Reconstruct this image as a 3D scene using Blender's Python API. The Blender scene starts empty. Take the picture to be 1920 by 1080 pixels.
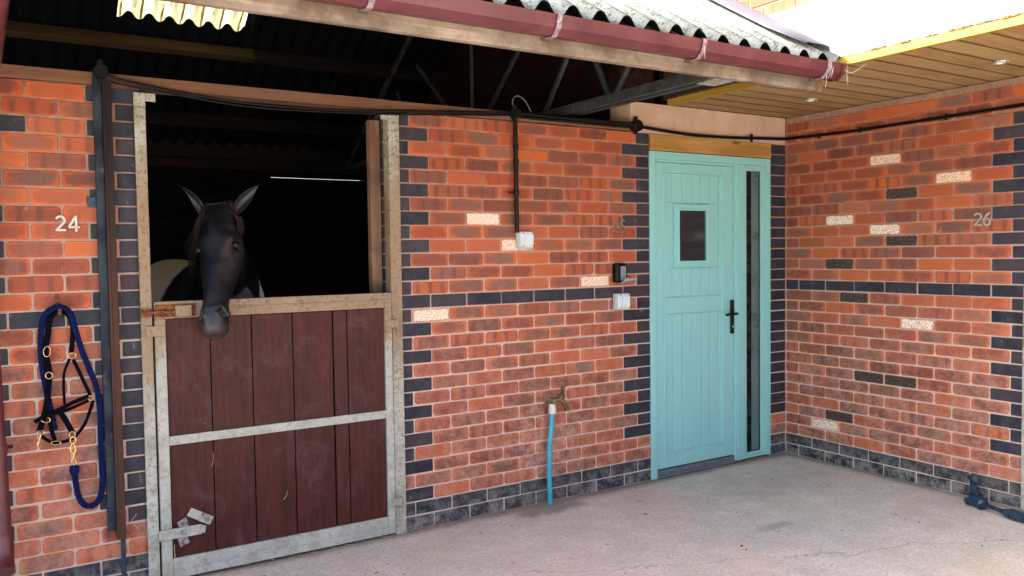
import bpy, bmesh, math, random
from mathutils import Vector, Matrix, noise
random.seed(7)
R = math.radians
S = bpy.context.scene
COL = S.collection

# ------------------------------------------------------------ camera
cam = bpy.data.cameras.new('camera')
co = bpy.data.objects.new('camera', cam); COL.objects.link(co)
yaw, pit, rol = 0.55863499, -0.04221846, -0.01382988
f = Vector((math.sin(yaw)*math.cos(pit), math.cos(yaw)*math.cos(pit), math.sin(pit)))
r = Vector((math.cos(yaw), -math.sin(yaw), 0)); u = r.cross(f)
r2 = r*math.cos(rol)+u*math.sin(rol); u2 = -r*math.sin(rol)+u*math.cos(rol)
M = Matrix((r2, u2, -f)).transposed().to_4x4(); M.translation = Vector((-1.77358, -4.03274, 1.49253))
co.matrix_world = M
cam.sensor_width = 36; cam.lens = 36*1543.54/1920; cam.clip_start = .05; cam.clip_end = 3000
S.camera = co
# ------------------------------------------------------------ sky, sun, exposure
w = bpy.data.worlds.new('World'); S.world = w; w.use_nodes = True
wt = w.node_tree; bg = wt.nodes['Background']
sky = wt.nodes.new('ShaderNodeTexSky'); sky.sky_type = 'NISHITA'; sky.sun_disc = False
SUN = Vector((-1.0, .80, 1.04)).normalized()
sky.sun_elevation = math.asin(SUN.z); sky.sun_rotation = math.atan2(SUN.x, SUN.y)
sky.air_density = 1.0; sky.dust_density = 6.0; sky.ozone_density = .3
wt.links.new(sky.outputs[0], bg.inputs[0]); bg.inputs[1].default_value = .15
sl = bpy.data.lights.new('sun', 'SUN'); sl.energy = 4.5; sl.angle = R(.5); sl.color = (1, .965, .91)
so = bpy.data.objects.new('sun', sl); COL.objects.link(so)
so.rotation_euler = SUN.to_track_quat('Z', 'Y').to_euler()
S.view_settings.view_transform = 'Standard'; S.view_settings.look = 'None'
S.view_settings.exposure = 2.85; S.view_settings.gamma = 1
S.cycles.max_bounces = 8; S.cycles.diffuse_bounces = 5

# ------------------------------------------------------------ helpers
def link(name, me, mats, parent=None, bevel=0):
    o = bpy.data.objects.new(name, me); COL.objects.link(o)
    for m in (mats if isinstance(mats, (list, tuple)) else [mats]): me.materials.append(m)
    if parent: o.parent = parent
    if bevel:
        b = o.modifiers.new('bevel', 'BEVEL'); b.width = bevel; b.segments = 2; b.limit_method = 'ANGLE'
        b.harden_normals = False
    return o
def tag(o, label, cat, group=None, kind=None):
    if label: o['label'] = label
    if cat: o['category'] = cat
    if group: o['group'] = group
    if kind: o['kind'] = kind
    return o
def thing(name, label, cat, loc=(0, 0, 0), group=None, kind=None):
    o = bpy.data.objects.new(name, None); o.empty_display_size = .1; COL.objects.link(o)
    return tag(o, label, cat, group, kind)
class MB:
    def __init__(s): s.v = []; s.f = []; s.m = []; s.sm = []
    def add(s, vs, fs, mi=0, smooth=False):
        b = len(s.v); s.v += [tuple(v) for v in vs]
        for q in fs: s.f.append([b+i for i in q]); s.m.append(mi); s.sm.append(smooth)
    def box(s, x0, x1, y0, y1, z0, z1, mi=0, jit=0):
        vs = [(x, y, z) for z in (z0, z1) for y in (y0, y1) for x in (x0, x1)]
        if jit: vs = [tuple(c+random.uniform(-jit, jit) for c in v) for v in vs]
        s.add(vs, [(0, 2, 3, 1), (4, 5, 7, 6), (0, 1, 5, 4), (2, 6, 7, 3), (0, 4, 6, 2), (1, 3, 7, 5)], mi)
        return s
    def obox(s, c, ax, ay, az, mi=0):   # oriented box, half vectors
        c, ax, ay, az = map(Vector, (c, ax, ay, az))
        vs = [c+i*ax+j*ay+k*az for k in (-1, 1) for j in (-1, 1) for i in (-1, 1)]
        s.add(vs, [(0, 2, 3, 1), (4, 5, 7, 6), (0, 1, 5, 4), (2, 6, 7, 3), (0, 4, 6, 2), (1, 3, 7, 5)], mi)
        return s
    def tube(s, pts, rad, n=10, mi=0, up=None, flat=None, cap=True):
        pts = [Vector(p) for p in pts]; N = len(pts)
        rads = rad if isinstance(rad, (list, tuple)) else [rad]*N
        prev = None; rings = []
        for i, p in enumerate(pts):
            t = (pts[min(i+1, N-1)]-pts[max(i-1, 0)]).normalized()
            if up is not None: a = Vector(up)
            elif prev is not None: a = prev
            else: a = Vector((0, 0, 1)) if abs(t.z) < .9 else Vector((0, 1, 0))
            b = t.cross(a).normalized(); a = b.cross(t).normalized(); prev = a
            ring = []
            for k in range(n):
                th = 2*math.pi*k/n
                if flat: ring.append(p+b*math.cos(th)*rads[i]*flat[0]+a*math.sin(th)*rads[i]*flat[1])
                else: ring.append(p+b*math.cos(th)*rads[i]+a*math.sin(th)*rads[i])
            rings.append(ring)
        vs = [v for rg in rings for v in rg]
        fs = [(i*n+k, i*n+(k+1) % n, (i+1)*n+(k+1) % n, (i+1)*n+k) for i in range(N-1) for k in range(n)]
        s.add(vs, fs, mi, True)
        if cap:
            s.add(rings[0], [tuple(range(n))[::-1]], mi); s.add(rings[-1], [tuple(range(n))], mi)
        return s
    def strap(s, pts, width, th=.004, mi=0, nrm=(0, -1, 0)):
        pts = smooth_path(pts, 5); N = len(pts); nrm = Vector(nrm); vs = []
        for i, p in enumerate(pts):
            t = (pts[min(i+1, N-1)]-pts[max(i-1, 0)]).normalized(); b = t.cross(nrm).normalized()
            for sx, sy in ((-1, -1), (1, -1), (1, 1), (-1, 1)): vs.append(p+b*sx*width/2+nrm*sy*th/2)
        fs = [(i*4+k, i*4+(k+1) % 4, (i+1)*4+(k+1) % 4, (i+1)*4+k) for i in range(N-1) for k in range(4)]
        fs += [(0, 1, 2, 3), tuple((N-1)*4+k for k in (3, 2, 1, 0))]
        s.add(vs, fs, mi); return s
    def ring(s, c, R_, r_, n=20, sx=1, sz=1, nrm='y', rot=0, mi=0, tilt=0):
        vs = []; fs = []; m = 8
        for i in range(n):
            a = 2*math.pi*i/n
            for j in range(m):
                b = 2*math.pi*j/m
                x = (R_+r_*math.cos(b))*math.cos(a)*sx; z = (R_+r_*math.cos(b))*math.sin(a)*sz; y = r_*math.sin(b)
                x, z = x*math.cos(rot)-z*math.sin(rot), x*math.sin(rot)+z*math.cos(rot)
                y += tilt*z
                if nrm == 'z': x, y, z = x, z, y
                if nrm == 'x': x, y, z = y, x, z
                vs.append((c[0]+x, c[1]+y, c[2]+z))
        for i in range(n):
            for j in range(m): fs.append((i*m+j, ((i+1) % n)*m+j, ((i+1) % n)*m+(j+1) % m, i*m+(j+1) % m))
        s.add(vs, fs, mi, True); return s
    def mesh(s, name):
        me = bpy.data.meshes.new(name); me.from_pydata(s.v, [], s.f)
        me.polygons.foreach_set('material_index', s.m); me.polygons.foreach_set('use_smooth', s.sm)
        bm = bmesh.new(); bm.from_mesh(me); bmesh.ops.recalc_face_normals(bm, faces=bm.faces); bm.to_mesh(me); bm.free()
        return me
    def build(s, name, mats, parent=None, bevel=0): return link(name, s.mesh(name), mats, parent, bevel)
def smooth_path(pts, k=6):
    pts = [Vector(p) for p in pts]
    if len(pts) < 3: return [pts[0].lerp(pts[-1], i/4) for i in range(5)]
    out = []
    for i in range(len(pts)-1):
        p0 = pts[max(i-1, 0)]; p1 = pts[i]; p2 = pts[i+1]; p3 = pts[min(i+2, len(pts)-1)]
        for j in range(k):
            t = j/k
            out.append(.5*((2*p1)+(p2-p0)*t+(2*p0-5*p1+4*p2-p3)*t*t+(3*p1-p0-3*p2+p3)*t**3))
    out.append(pts[-1]); return out

# ------------------------------------------------------------ materials
class G:
    def __init__(s, name):
        s.m = bpy.data.materials.new(name); s.m.use_nodes = True; s.t = s.m.node_tree
        s.p = s.t.nodes['Principled BSDF']; s.p.inputs['Specular IOR Level'].default_value = .22; s.out = s.t.nodes['Material Output']
    def put(s, sock, v):
        if isinstance(v, bpy.types.NodeSocket): s.t.links.new(v, sock)
        elif isinstance(v, tuple) and len(v) == 3 and sock.type == 'RGBA': sock.default_value = (*v, 1)
        else: sock.default_value = v
    def n(s, typ, ins={}, out=0, **props):
        nd = s.t.nodes.new('ShaderNode'+typ)
        for k, v in props.items(): setattr(nd, k, v)
        for k, v in ins.items(): s.put(nd.inputs[k], v)
        return nd.outputs[out]
    def set(s, **k):
        for a, v in k.items(): s.put(s.p.inputs[a.replace('_', ' ')], v)
        return s
    def pos(s): return s.n('NewGeometry', out=0)
    def map(s, v, sc=(1, 1, 1), rot=(0, 0, 0)): return s.n('Mapping', {'Vector': v, 'Scale': sc, 'Rotation': rot})
    def noise(s, v, sc, det=4, rough=.6, dist=0): return s.n('TexNoise', {'Vector': v, 'Scale': sc, 'Detail': det, 'Roughness': rough, 'Distortion': dist})
    def step(s, v, a, b, lo=0., hi=1.):
        return s.n('MapRange', {'Value': v, 'From Min': a, 'From Max': b, 'To Min': lo, 'To Max': hi}, interpolation_type='SMOOTHSTEP')
    def m_(s, op, a, b=0., c=0.):
        nd = s.t.nodes.new('ShaderNodeMath'); nd.operation = op
        for i, v in enumerate((a, b, c)): s.put(nd.inputs[i], v)
        return nd.outputs[0]
    def mix(s, fac, a, b, bt='MIX'):
        nd = s.t.nodes.new('ShaderNodeMix'); nd.data_type = 'RGBA'; nd.blend_type = bt
        s.put(nd.inputs[0], fac); s.put(nd.inputs[6], a); s.put(nd.inputs[7], b); return nd.outputs[2]
    def ramp(s, fac, stops, interp='LINEAR'):
        nd = s.t.nodes.new('ShaderNodeValToRGB'); cr = nd.color_ramp; cr.interpolation = interp
        while len(cr.elements) < len(stops): cr.elements.new(.5)
        for e, (p, c) in zip(cr.elements, stops): e.position = p; e.color = (*c, 1)
        s.put(nd.inputs[0], fac); return nd.outputs[0]
    def bump(s, h, dist=.002, st=1.):
        s.put(s.p.inputs['Normal'], s.n('Bump', {'Height': h, 'Distance': dist, 'Strength': st})); return s
    def attr(s, name, out=1): return s.n('Attribute', out=out, attribute_name=name)
    def sep(s, v):
        nd = s.t.nodes.new('ShaderNodeSeparateXYZ'); s.put(nd.inputs[0], v); return nd.outputs

def plain(name, col, rough=.6, metal=0., var=.15, sc=30, bump=.0008):
    g = G(name); p = g.pos(); n = g.noise(p, sc, 6, .65)
    c2 = tuple(c*(1-var*2) for c in col); c1 = tuple(min(1, c*(1+var)) for c in col)
    g.set(Base_Color=g.mix(g.step(n, .3, .7), c2, c1), Roughness=g.step(n, .2, .8, max(0, rough-.1), min(1, rough+.1)), Metallic=metal)
    g.p.inputs['Specular IOR Level'].default_value = .5 if rough < .5 else (.05 if rough > .85 else .25)
    g.bump(g.noise(p, sc*6, 3), bump); return g.m

def brick_mat():
    g = G('brick_face'); P = g.pos()
    uv = g.attr('bu'); bs = g.sep(g.attr('bs')); br = g.sep(g.attr('br')); U = g.sep(uv)
    r1, r2_, r3 = br[0], br[1], br[2]; typ = bs[2]
    n1 = g.noise(P, 14, 5, .65); n2 = g.noise(P, 60, 6, .7); n3 = g.noise(P, 300, 3, .6); nl = g.noise(P, 1.4, 3, .5)
    du = g.m_('SUBTRACT', bs[0], g.m_('ABSOLUTE', U[0])); dv = g.m_('SUBTRACT', bs[1], g.m_('ABSOLUTE', U[1]))
    d = g.m_('ADD', g.m_('SMOOTH_MIN', du, g.m_('MULTIPLY', dv, 1.5), .02), g.m_('MULTIPLY', g.m_('SUBTRACT', n2, .5), .03))
    base = g.ramp(r1, [(0, (.16, .042, .028)), (.2, (.31, .060, .026)), (.42, (.43, .088, .026)), (.6, (.17, .055, .042)), (.8, (.55, .128, .026)), (1, (.155, .062, .055))])
    base = g.mix(g.step(n1, .3, .75), base, g.mix(.5, base, (.26, .066, .036)))
    glow = g.mix(g.m_('MULTIPLY', r3, .9), (.62, .125, .022), (.42, .090, .038))
    glow = g.mix(g.step(r1, .86, .95), glow, (.27, .085, .05))
    rad = g.m_('ADD', g.m_('POWER', g.m_('ABSOLUTE', g.m_('DIVIDE', U[0], bs[0])), 5.), g.m_('POWER', g.m_('ABSOLUTE', g.m_('DIVIDE', U[1], bs[1])), 3.4))
    rad = g.m_('ADD', rad, g.m_('MULTIPLY', g.m_('SUBTRACT', n1, .5), 1.7)); rad = g.m_('ADD', rad, g.m_('MULTIPLY', g.m_('SUBTRACT', n2, .5), 1.7))
    c = g.mix(g.step(rad, 1.0, .1), glow, base)
    # dull grey kiss patch in the middle of some bricks
    patch = g.m_('MULTIPLY', g.step(rad, .75, -.1), g.step(r2_, .45, .70))
    greyc = g.ramp(r1, [(0, (.13, .058, .045)), (.4, (.115, .085, .070)), (.7, (.14, .115, .10)), (1, (.15, .065, .045))])
    c = g.mix(g.m_('MULTIPLY', patch, .85), c, greyc)
    # kiss-mark spots
    ph = g.m_('ADD', g.m_('MULTIPLY', U[0], 84.), g.m_('ADD', g.m_('MULTIPLY', r2_, 40.), g.m_('MULTIPLY', n2, 1.6)))
    st = g.m_('MULTIPLY', g.step(g.m_('SINE', ph), .1, 1.), g.m_('MULTIPLY', g.step(r3, .62, .66), g.step(rad, 1.2, .5)))
    c = g.mix(g.m_('MULTIPLY', st, .8), c, (.15, .045, .035))
    c = g.mix(g.m_('MULTIPLY', g.step(n2, .50, .68), .5), c, g.mix(.55, c, (.13, .04, .03)))
    c = g.mix(g.m_('MULTIPLY', g.step(n3, .56, .72), .35), c, (.62, .30, .20))
    dr = g.noise(g.map(P, (38, 38, 5)), 1, 4, .7, .4)
    c = g.mix(g.m_('MULTIPLY', g.step(dr, .68, .73), g.m_('MULTIPLY', g.step(n1, .45, .6), .6)), c, (.60, .50, .46))
    # dark outline along each brick edge, its joint shadow painted in
    c = g.mix(g.m_('MULTIPLY', g.step(d, .002, -.008), .75), c, (.085, .022, .014))
    wr = g.n('TexWhiteNoise', {'Vector': g.attr('br')}, noise_dimensions='3D')
    c = g.mix(g.m_('MULTIPLY', g.step(wr, .38, .95), .72), c, g.mix(.6, c, (.07, .03, .028)))
    c = g.mix(g.m_('MULTIPLY', g.step(wr, .35, .0), .35), c, (.50, .20, .12))
    # lime bloom and dust round the tap and low down, pale haze painted in
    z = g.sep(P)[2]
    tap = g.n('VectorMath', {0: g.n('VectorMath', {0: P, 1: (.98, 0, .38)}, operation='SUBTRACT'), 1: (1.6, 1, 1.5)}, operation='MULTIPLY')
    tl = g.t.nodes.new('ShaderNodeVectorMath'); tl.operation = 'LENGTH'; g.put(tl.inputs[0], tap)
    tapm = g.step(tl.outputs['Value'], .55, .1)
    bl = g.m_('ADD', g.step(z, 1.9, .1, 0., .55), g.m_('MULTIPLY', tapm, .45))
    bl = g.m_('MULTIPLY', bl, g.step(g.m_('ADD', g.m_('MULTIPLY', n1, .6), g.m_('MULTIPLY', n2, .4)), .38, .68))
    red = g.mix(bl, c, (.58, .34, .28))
    ef = g.m_('MULTIPLY', g.step(g.noise(P, 5, 5, .75), .62, .75), g.step(n2, .45, .6))
    red = g.mix(g.m_('MULTIPLY', ef, .5), red, (.6, .52, .48))
    red = g.mix(g.step(n3, .2, .8, .0, .25), red, (.16, .05, .03))
    # blue engineering brick
    bb = g.ramp(r1, [(0, (.010, .013, .024)), (.5, (.022, .024, .036)), (.8, (.040, .026, .033)), (1, (.018, .027, .045))])
    bb = g.mix(g.step(n1, .35, .7), bb, g.mix(.5, bb, (.06, .055, .065)))
    sc = g.noise(g.map(P, (60, 60, 9)), 1, 4, .7, 1.5)
    bb = g.mix(g.m_('MULTIPLY', g.step(sc, .62, .72), g.m_('MULTIPLY', g.step(n1, .5, .6), .55)), bb, (.5, .52, .56))
    lowb = g.m_('MULTIPLY', g.step(z, .22, .02), g.step(g.m_('ADD', n1, g.m_('MULTIPLY', g.m_('SUBTRACT', n2, .5), .8)), .35, .7))
    bb = g.mix(g.m_('MULTIPLY', lowb, .6), bb, (.30, .30, .27))
    damp = g.m_('MULTIPLY', g.step(tl.outputs['Value'], .75, .45), g.step(n1, .42, .6))
    bb = g.mix(g.m_('MULTIPLY', damp, g.m_('MULTIPLY', g.step(z, .12, .0), .6)), bb, (.06, .085, .03))
    # spotted white and burnt black bricks
    sp = g.noise(P, 130, 4, .75)
    ww = g.mix(g.step(sp, .42, .50), (.42, .16, .07), g.mix(r1, (.78, .72, .62), (.72, .56, .42)))
    ww = g.mix(g.step(d, .001, .008), (.50, .14, .05), ww)
    dd = g.mix(g.step(sp, .45, .62), (.022, .020, .020), (.12, .085, .065))
    dd = g.mix(g.step(d, .0, .006), (.33, .10, .05), dd)
    c = g.mix(g.m_('GREATER_THAN', typ, .5), red, bb)
    c = g.mix(g.m_('GREATER_THAN', typ, 1.5), c, ww)
    c = g.mix(g.m_('GREATER_THAN', typ, 2.5), c, dd)
    isb = g.m_('COMPARE', typ, 1., .4)
    g.set(Base_Color=c, Roughness=g.m_('SUBTRACT', .88, g.m_('MULTIPLY', isb, .38)))
    h = g.m_('ADD', g.m_('MULTIPLY', n2, .7), g.m_('MULTIPLY', n3, .3))
    g.bump(h, .004, .9)
    return g.m
def mortar_mat(name='mortar', col=(.37, .22, .165)):
    g = G(name); P = g.pos(); n = g.noise(P, 25, 6, .7); n3 = g.noise(P, 400, 3); z = g.sep(P)[2]
    c = g.mix(g.step(n, .3, .7), tuple(a*.72 for a in col), tuple(a*1.2 for a in col))
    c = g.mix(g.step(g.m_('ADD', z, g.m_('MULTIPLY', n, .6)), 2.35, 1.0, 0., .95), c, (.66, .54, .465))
    g.set(Base_Color=g.mix(g.step(n3, .3, .7, 0., .3), c, (.15, .1, .08)), Roughness=.95)
    g.bump(g.m_('ADD', n3, n), .004); return g.m
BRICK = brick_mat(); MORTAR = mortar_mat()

def concrete_ground():
    g = G('yard_concrete'); P = g.pos(); X = g.sep(P)
    a = g.noise(P, .7, 5, .6, .6); b = g.noise(P, 5, 7, .68, .3); c = g.noise(P, 60, 5, .75); d = g.noise(P, 260, 3, .7)
    col = g.mix(g.step(a, .35, .68), (.62, .59, .53), (.68, .625, .53))
    col = g.mix(g.step(b, .38, .66), g.mix(.4, col, (.42, .375, .32)), g.mix(.4, col, (.68, .61, .53)))
    col = g.mix(g.step(c, .40, .60, 0., .40), col, (.27, .235, .20))
    col = g.mix(g.step(g.noise(g.map(P, (1, 1.6, 1)), 30, 6, .8), .50, .66, 0., .38), col, (.25, .22, .19))
    col = g.mix(g.step(d, .57, .66, 0., .55), col, (.16, .135, .115))
    col = g.mix(g.step(g.noise(P, 120, 2), .68, .73, 0., .6), col, (.78, .74, .68))
    # soft dark and ochre stains
    s1 = g.noise(g.map(P, (1.0, 3.2, 1), (0, 0, R(-18))), 1.1, 6, .66, .8)
    col = g.mix(g.m_('MULTIPLY', g.step(s1, .55, .75), .38), col, (.27, .245, .215))
    col = g.mix(g.step(g.noise(P, 1.9, 5, .6, .5), .52, .72, 0., .4), col, (.56, .44, .29))
    def spot(x, y, sx, sy, k, cl, base):
        v = g.n('VectorMath', {0: g.n('VectorMath', {0: P, 1: (x, y, 0)}, operation='SUBTRACT'), 1: (1/sx, 1/sy, 0)}, operation='MULTIPLY')
        l = g.t.nodes.new('ShaderNodeVectorMath'); l.operation = 'LENGTH'; g.put(l.inputs[0], v)
        return g.mix(g.m_('MULTIPLY', g.step(g.m_('ADD', l.outputs['Value'], g.m_('MULTIPLY', g.m_('SUBTRACT', b, .5), 1.6)), 1.1, .3), k), base, cl)
    col = spot(.92, -.12, .34, .12, .65, (.14, .12, .09), col)
    col = spot(2.3, -.45, .55, .35, .30, (.28, .25, .22), col)
    col = spot(1.75, -1.05, .14, .05, .4, (.20, .18, .16), col)
    col = spot(.1, -1.1, .5, .35, .35, (.62, .52, .40), col)
    # grit and damp collected along the foot of the walls
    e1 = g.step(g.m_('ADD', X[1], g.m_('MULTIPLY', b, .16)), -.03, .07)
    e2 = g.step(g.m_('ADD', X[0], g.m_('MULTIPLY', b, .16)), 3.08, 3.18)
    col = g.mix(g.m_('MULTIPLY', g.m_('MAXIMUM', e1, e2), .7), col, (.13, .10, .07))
    sp = g.noise(P, 15, 2, .5); col = g.mix(g.step(sp, .70, .74, 0., .7), col, (.09, .07, .05))
    # a hairline crack
    cr = g.m_('ABSOLUTE', g.m_('SUBTRACT', g.m_('ADD', g.m_('ADD', X[1], g.m_('MULTIPLY', X[0], .42)), g.m_('MULTIPLY', g.noise(P, 2.2, 7, .7), .42)), -.55))
    col = g.mix(g.step(cr, .0045, .0015, 0., .6), col, (.10, .085, .07))
    g.set(Base_Color=col, Roughness=g.step(b, .3, .7, .75, .95))
    g.bump(g.m_('ADD', g.m_('MULTIPLY', b, .6), g.m_('ADD', g.m_('MULTIPLY', c, .5), g.m_('MULTIPLY', d, .25))), .008, .8)
    return g.m
def galv(name, rusty=.5, green=(.30, .36, .33)):
    g = G(name); P = g.pos(); n = g.noise(P, 7, 6, .7); n2 = g.noise(P, 45, 6, .75); n3 = g.noise(P, 220, 3)
    z = g.sep(P)[2]
    c = g.mix(g.step(n, .35, .65), green, tuple(a*1.3 for a in (.34, .36, .33)))
    rz = g.m_('ADD', g.step(z, .55, 1.35, 0., .22*rusty*2), g.m_('MULTIPLY', g.m_('SUBTRACT', n2, .5), .5))
    rm = g.m_('MULTIPLY', g.step(g.m_('ADD', g.m_('MULTIPLY', n, .8), rz), .50, .64), g.step(z, 2.15, 1.7, .15, 1.))
    c = g.mix(g.m_('MULTIPLY', rm, .8), c, g.mix(g.step(n2, .35, .65), (.20, .10, .035), (.30, .22, .13)))
    c = g.mix(g.m_('MULTIPLY', g.step(n2, .50, .60), g.step(z, 1.0, 1.3, min(.8, .5*rusty), .85)), c, (.17, .070, .028))
    c = g.mix(g.step(n3, .3, .75, .0, .35), c, (.12, .12, .10))
    g.set(Base_Color=c, Roughness=.62, Metallic=.15); g.bump(n2, .0025); return g.m
def wood(name, ca, cb, axis='x', rough=.75, knots=True, grey=None, sc=1.):
    g = G(name); P = g.pos()
    m = {'x': (1.6, 34, 34), 'y': (34, 1.6, 34), 'z': (34, 34, 1.6)}[axis]
    k = {'x': (1.2, 5, 5), 'y': (5, 1.2, 5), 'z': (5, 5, 1.2)}[axis]
    a = g.noise(g.map(P, tuple(v*sc for v in m)), 1, 6, .65, .7); b = g.noise(g.map(P, k), 1.6, 4, .6, .5)
    c = g.mix(g.step(a, .32, .7), ca, cb); c = g.mix(g.step(b, .4, .7, 0., .55), c, tuple(v*.62 for v in ca))
    if knots:
        v = g.t.nodes.new('ShaderNodeTexVoronoi'); g.put(v.inputs['Vector'], g.map(P, k)); g.put(v.inputs['Scale'], 1.7)
        c = g.mix(g.step(v.outputs['Distance'], .12, .05, 0., .85), c, tuple(x*.28 for x in ca))
    if grey: c = g.mix(g.step(g.noise(P, 3, 6, .7), .4, .65), c, grey)
    g.set(Base_Color=c, Roughness=rough); g.bump(a, .003); return g.m
def maroon_boards():
    g = G('maroon_board_stain'); P = g.pos()
    r = g.attr('br', 0)
    a = g.noise(g.map(P, (30, 30, 1.8)), 1.2, 6, .65, 1.2); s_ = g.noise(g.map(P, (3, 3, 1.6), (0, .6, 0)), 2.2, 4, .6, 3.)
    w_ = g.m_('SINE', g.m_('MULTIPLY', s_, 95.)); n2 = g.noise(P, 38, 6, .72)
    c = g.mix(g.step(a, .3, .7), (.026, .0058, .0042), (.060, .012, .008))
    c = g.mix(g.m_('MULTIPLY', g.step(w_, .3, .95), g.step(g.noise(P, 4, 3), .50, .62, 0., .30)), c, (.10, .030, .022))
    c = g.mix(g.step(g.noise(g.map(P, (1, 1, .8), (0, .5, 0)), 6, 5, .7, 1.), .50, .68, 0., .6), c, (.070, .030, .042))
    c = g.mix(g.step(g.noise(P, 90, 3), .75, .79, 0., .6), c, (.45, .35, .30))
    c = g.mix(g.step(g.noise(g.map(P, (60, 60, 7), (0, .35, 0)), 1, 3, .6), .76, .80, 0., .35), c, (.30, .18, .14))
    g.set(Base_Color=c, Roughness=g.step(n2, .3, .7, .38, .6)); g.bump(g.m_('ADD', a, g.m_('MULTIPLY', w_, .05)), .0014); return g.m
def fibre_cement(name, top=(.17, .19, .178)):
    g = G(name); P = g.pos(); n = g.noise(P, 18, 7, .8); n2 = g.noise(P, 80, 4, .7); a = g.noise(P, 2.5, 4)
    c = g.mix(g.step(a, .3, .7), top, tuple(v*.85 for v in top))
    c = g.mix(g.step(g.m_('ADD', g.m_('MULTIPLY', n, .5), g.m_('MULTIPLY', n2, .5)), .49, .58, 0., .85), c, (.04, .05, .03))
    # undersides coloured near black, the roof void's shade put into the base colour
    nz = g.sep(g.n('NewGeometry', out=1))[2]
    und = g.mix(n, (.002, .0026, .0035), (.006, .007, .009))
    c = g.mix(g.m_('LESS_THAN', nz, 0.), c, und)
    g.p.inputs['Specular IOR Level'].default_value = .06
    g.set(Base_Color=c, Roughness=.9); g.bump(n2, .003); return g.m
def sheet_glass(name, tint=(.02, .025, .03)):
    g = G(name); g.set(Base_Color=tint, Roughness=.04, Metallic=0.); g.p.inputs['Specular IOR Level'].default_value = .6; return g.m

GROUND = concrete_ground()
GALV = galv('galvanised_steel_worn', 1.0, (.29, .29, .24)); GALV2 = galv('galvanised_steel_clean', .6, (.33, .345, .31))
MAROON = maroon_boards()
CEMENT = fibre_cement('fibre_cement_lichen')
FASCIA = wood('weathered_fascia_timber', (.22, .175, .13), (.36, .30, .235), 'x', .9, True, (.12, .085, .06))
PLATE = wood('wall_plate_timber', (.150, .066, .036), (.215, .105, .062), 'x', .85, True, (.13, .075, .05))
SHADED_PURLIN = wood('shaded_purlin_timber', (.010, .0065, .004), (.018, .011, .007), 'x', .85)  # purlin timber with the shade under the roof painted into its tone
PURLIN = wood('lit_old_purlin_timber', (.034, .020, .009), (.060, .034, .014), 'x', .85)
SOFFIT_ = wood('soffit_board_timber', (.26, .15, .062), (.36, .22, .10), 'x', .7)
LINTELW = wood('treated_lintel_timber', (.33, .17, .045), (.42, .24, .075), 'x', .7)
def soffit():
    g = G('soffit_boards'); P = g.pos(); y = g.sep(P)[1]
    wn = g.t.nodes.new('ShaderNodeTexWhiteNoise'); wn.noise_dimensions = '1D'; g.put(wn.inputs['W'], g.m_('FLOOR', g.m_('MULTIPLY', y, 1/.145)))
    off = g.n('VectorMath', {0: P, 1: wn.outputs['Color']}, operation='ADD')
    a = g.noise(g.map(off, (2.5, 30, 1)), 1, 6, .65, 1.2); b = g.noise(g.map(off, (2, 7, 1)), 2.2, 4, .6, .4)
    c = g.mix(g.step(a, .32, .7), (.22, .125, .050), (.33, .205, .09)); c = g.mix(g.step(b, .52, .66, 0., .6), c, (.15, .06, .03))
    c = g.mix(g.m_('MULTIPLY', wn.outputs['Value'], .5), c, (.36, .27, .14))
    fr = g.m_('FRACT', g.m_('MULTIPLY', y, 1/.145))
    ed_ = g.m_('MAXIMUM', g.step(fr, .13, .04), g.step(fr, .93, .98)); c = g.mix(g.m_('MULTIPLY', ed_, .85), c, (.035, .016, .007))  # joint lines painted dark, groove shadow and grime put into the colour
    g.set(Base_Color=c, Roughness=.65); g.bump(a, .002); return g.m
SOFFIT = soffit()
YELLOW = wood('sunlit_edge_timber', (.30, .185, .02), (.36, .23, .035), 'y', .7, False)
POSTW = wood('stained_post_timber', (.20, .105, .06), (.30, .19, .12), 'z', .85, True, (.12, .07, .05))
GUTTER = plain('maroon_plastic', (.092, .021, .027), .38, 0, .12, 8, .0003)
BLACKP = plain('black_plastic', (.0025, .0024, .0028), .42, 0, .2, 20); BLACKP.node_tree.nodes['Principled BSDF'].inputs['Specular IOR Level'].default_value = .22
STEEL = plain('lattice_truss_steel', (.048, .053, .056), .6, .4, .25, 25)
GREYP = plain('grey_plastic', (.44, .50, .52), .4, 0, .05, 15, .0001)
GREYP2 = plain('pale_grey_rocker', (.52, .60, .62), .35, 0, .05, 15, .0001)
DARKBLOCK = plain('shade_dark_block', (.006, .006, .007), .9, 0, .3, 12, .004)  # near-black tone carries the shade of the stable interior
ROPE = plain('navy_rope_cotton', (.005, .012, .065), .9, 0, .25, 120, .002)
WEB = plain('navy_webbing', (.0018, .0022, .006), .87, 0, .2, 100, .0006)
BRASS = plain('brass', (.62, .42, .17), .28, 1., .1, 40, .0002)
OLDBRASS = plain('tarnished_brass', (.20, .13, .07), .5, .8, .35, 60, .002)
RUST = plain('rusty_steel', (.20, .075, .035), .85, .2, .35, 50, .003)
NAVY = plain('navy_gloss_paint', (.012, .035, .065), .3, .1, .2, 30, .0006)
BLUEP = plain('blue_water_pipe', (.03, .31, .44), .38, 0, .08, 10, .0002)
WHITEP = plain('white_plastic_fitting', (.62, .60, .52), .5, 0, .1, 60, .0008)
WHITEPAINT = plain('white_painted_board', (.80, .78, .74), .6, 0, .04, 6, .0005)
NUMW = plain('white_metal_number', (.52, .50, .47), .4, 0, .05, 50, .0004)
NUMG = plain('weathered_zinc_number', (.40, .40, .40), .5, .5, .2, 60, .0008)
NUMB = plain('rusted_brown_number', (.25, .19, .17), .7, .2, .3, 80, .001)
LEAD = plain('pale_grey_flashing', (.085, .093, .118), .7, .0, .06, 6, .0008)
PLASTER = None
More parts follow.
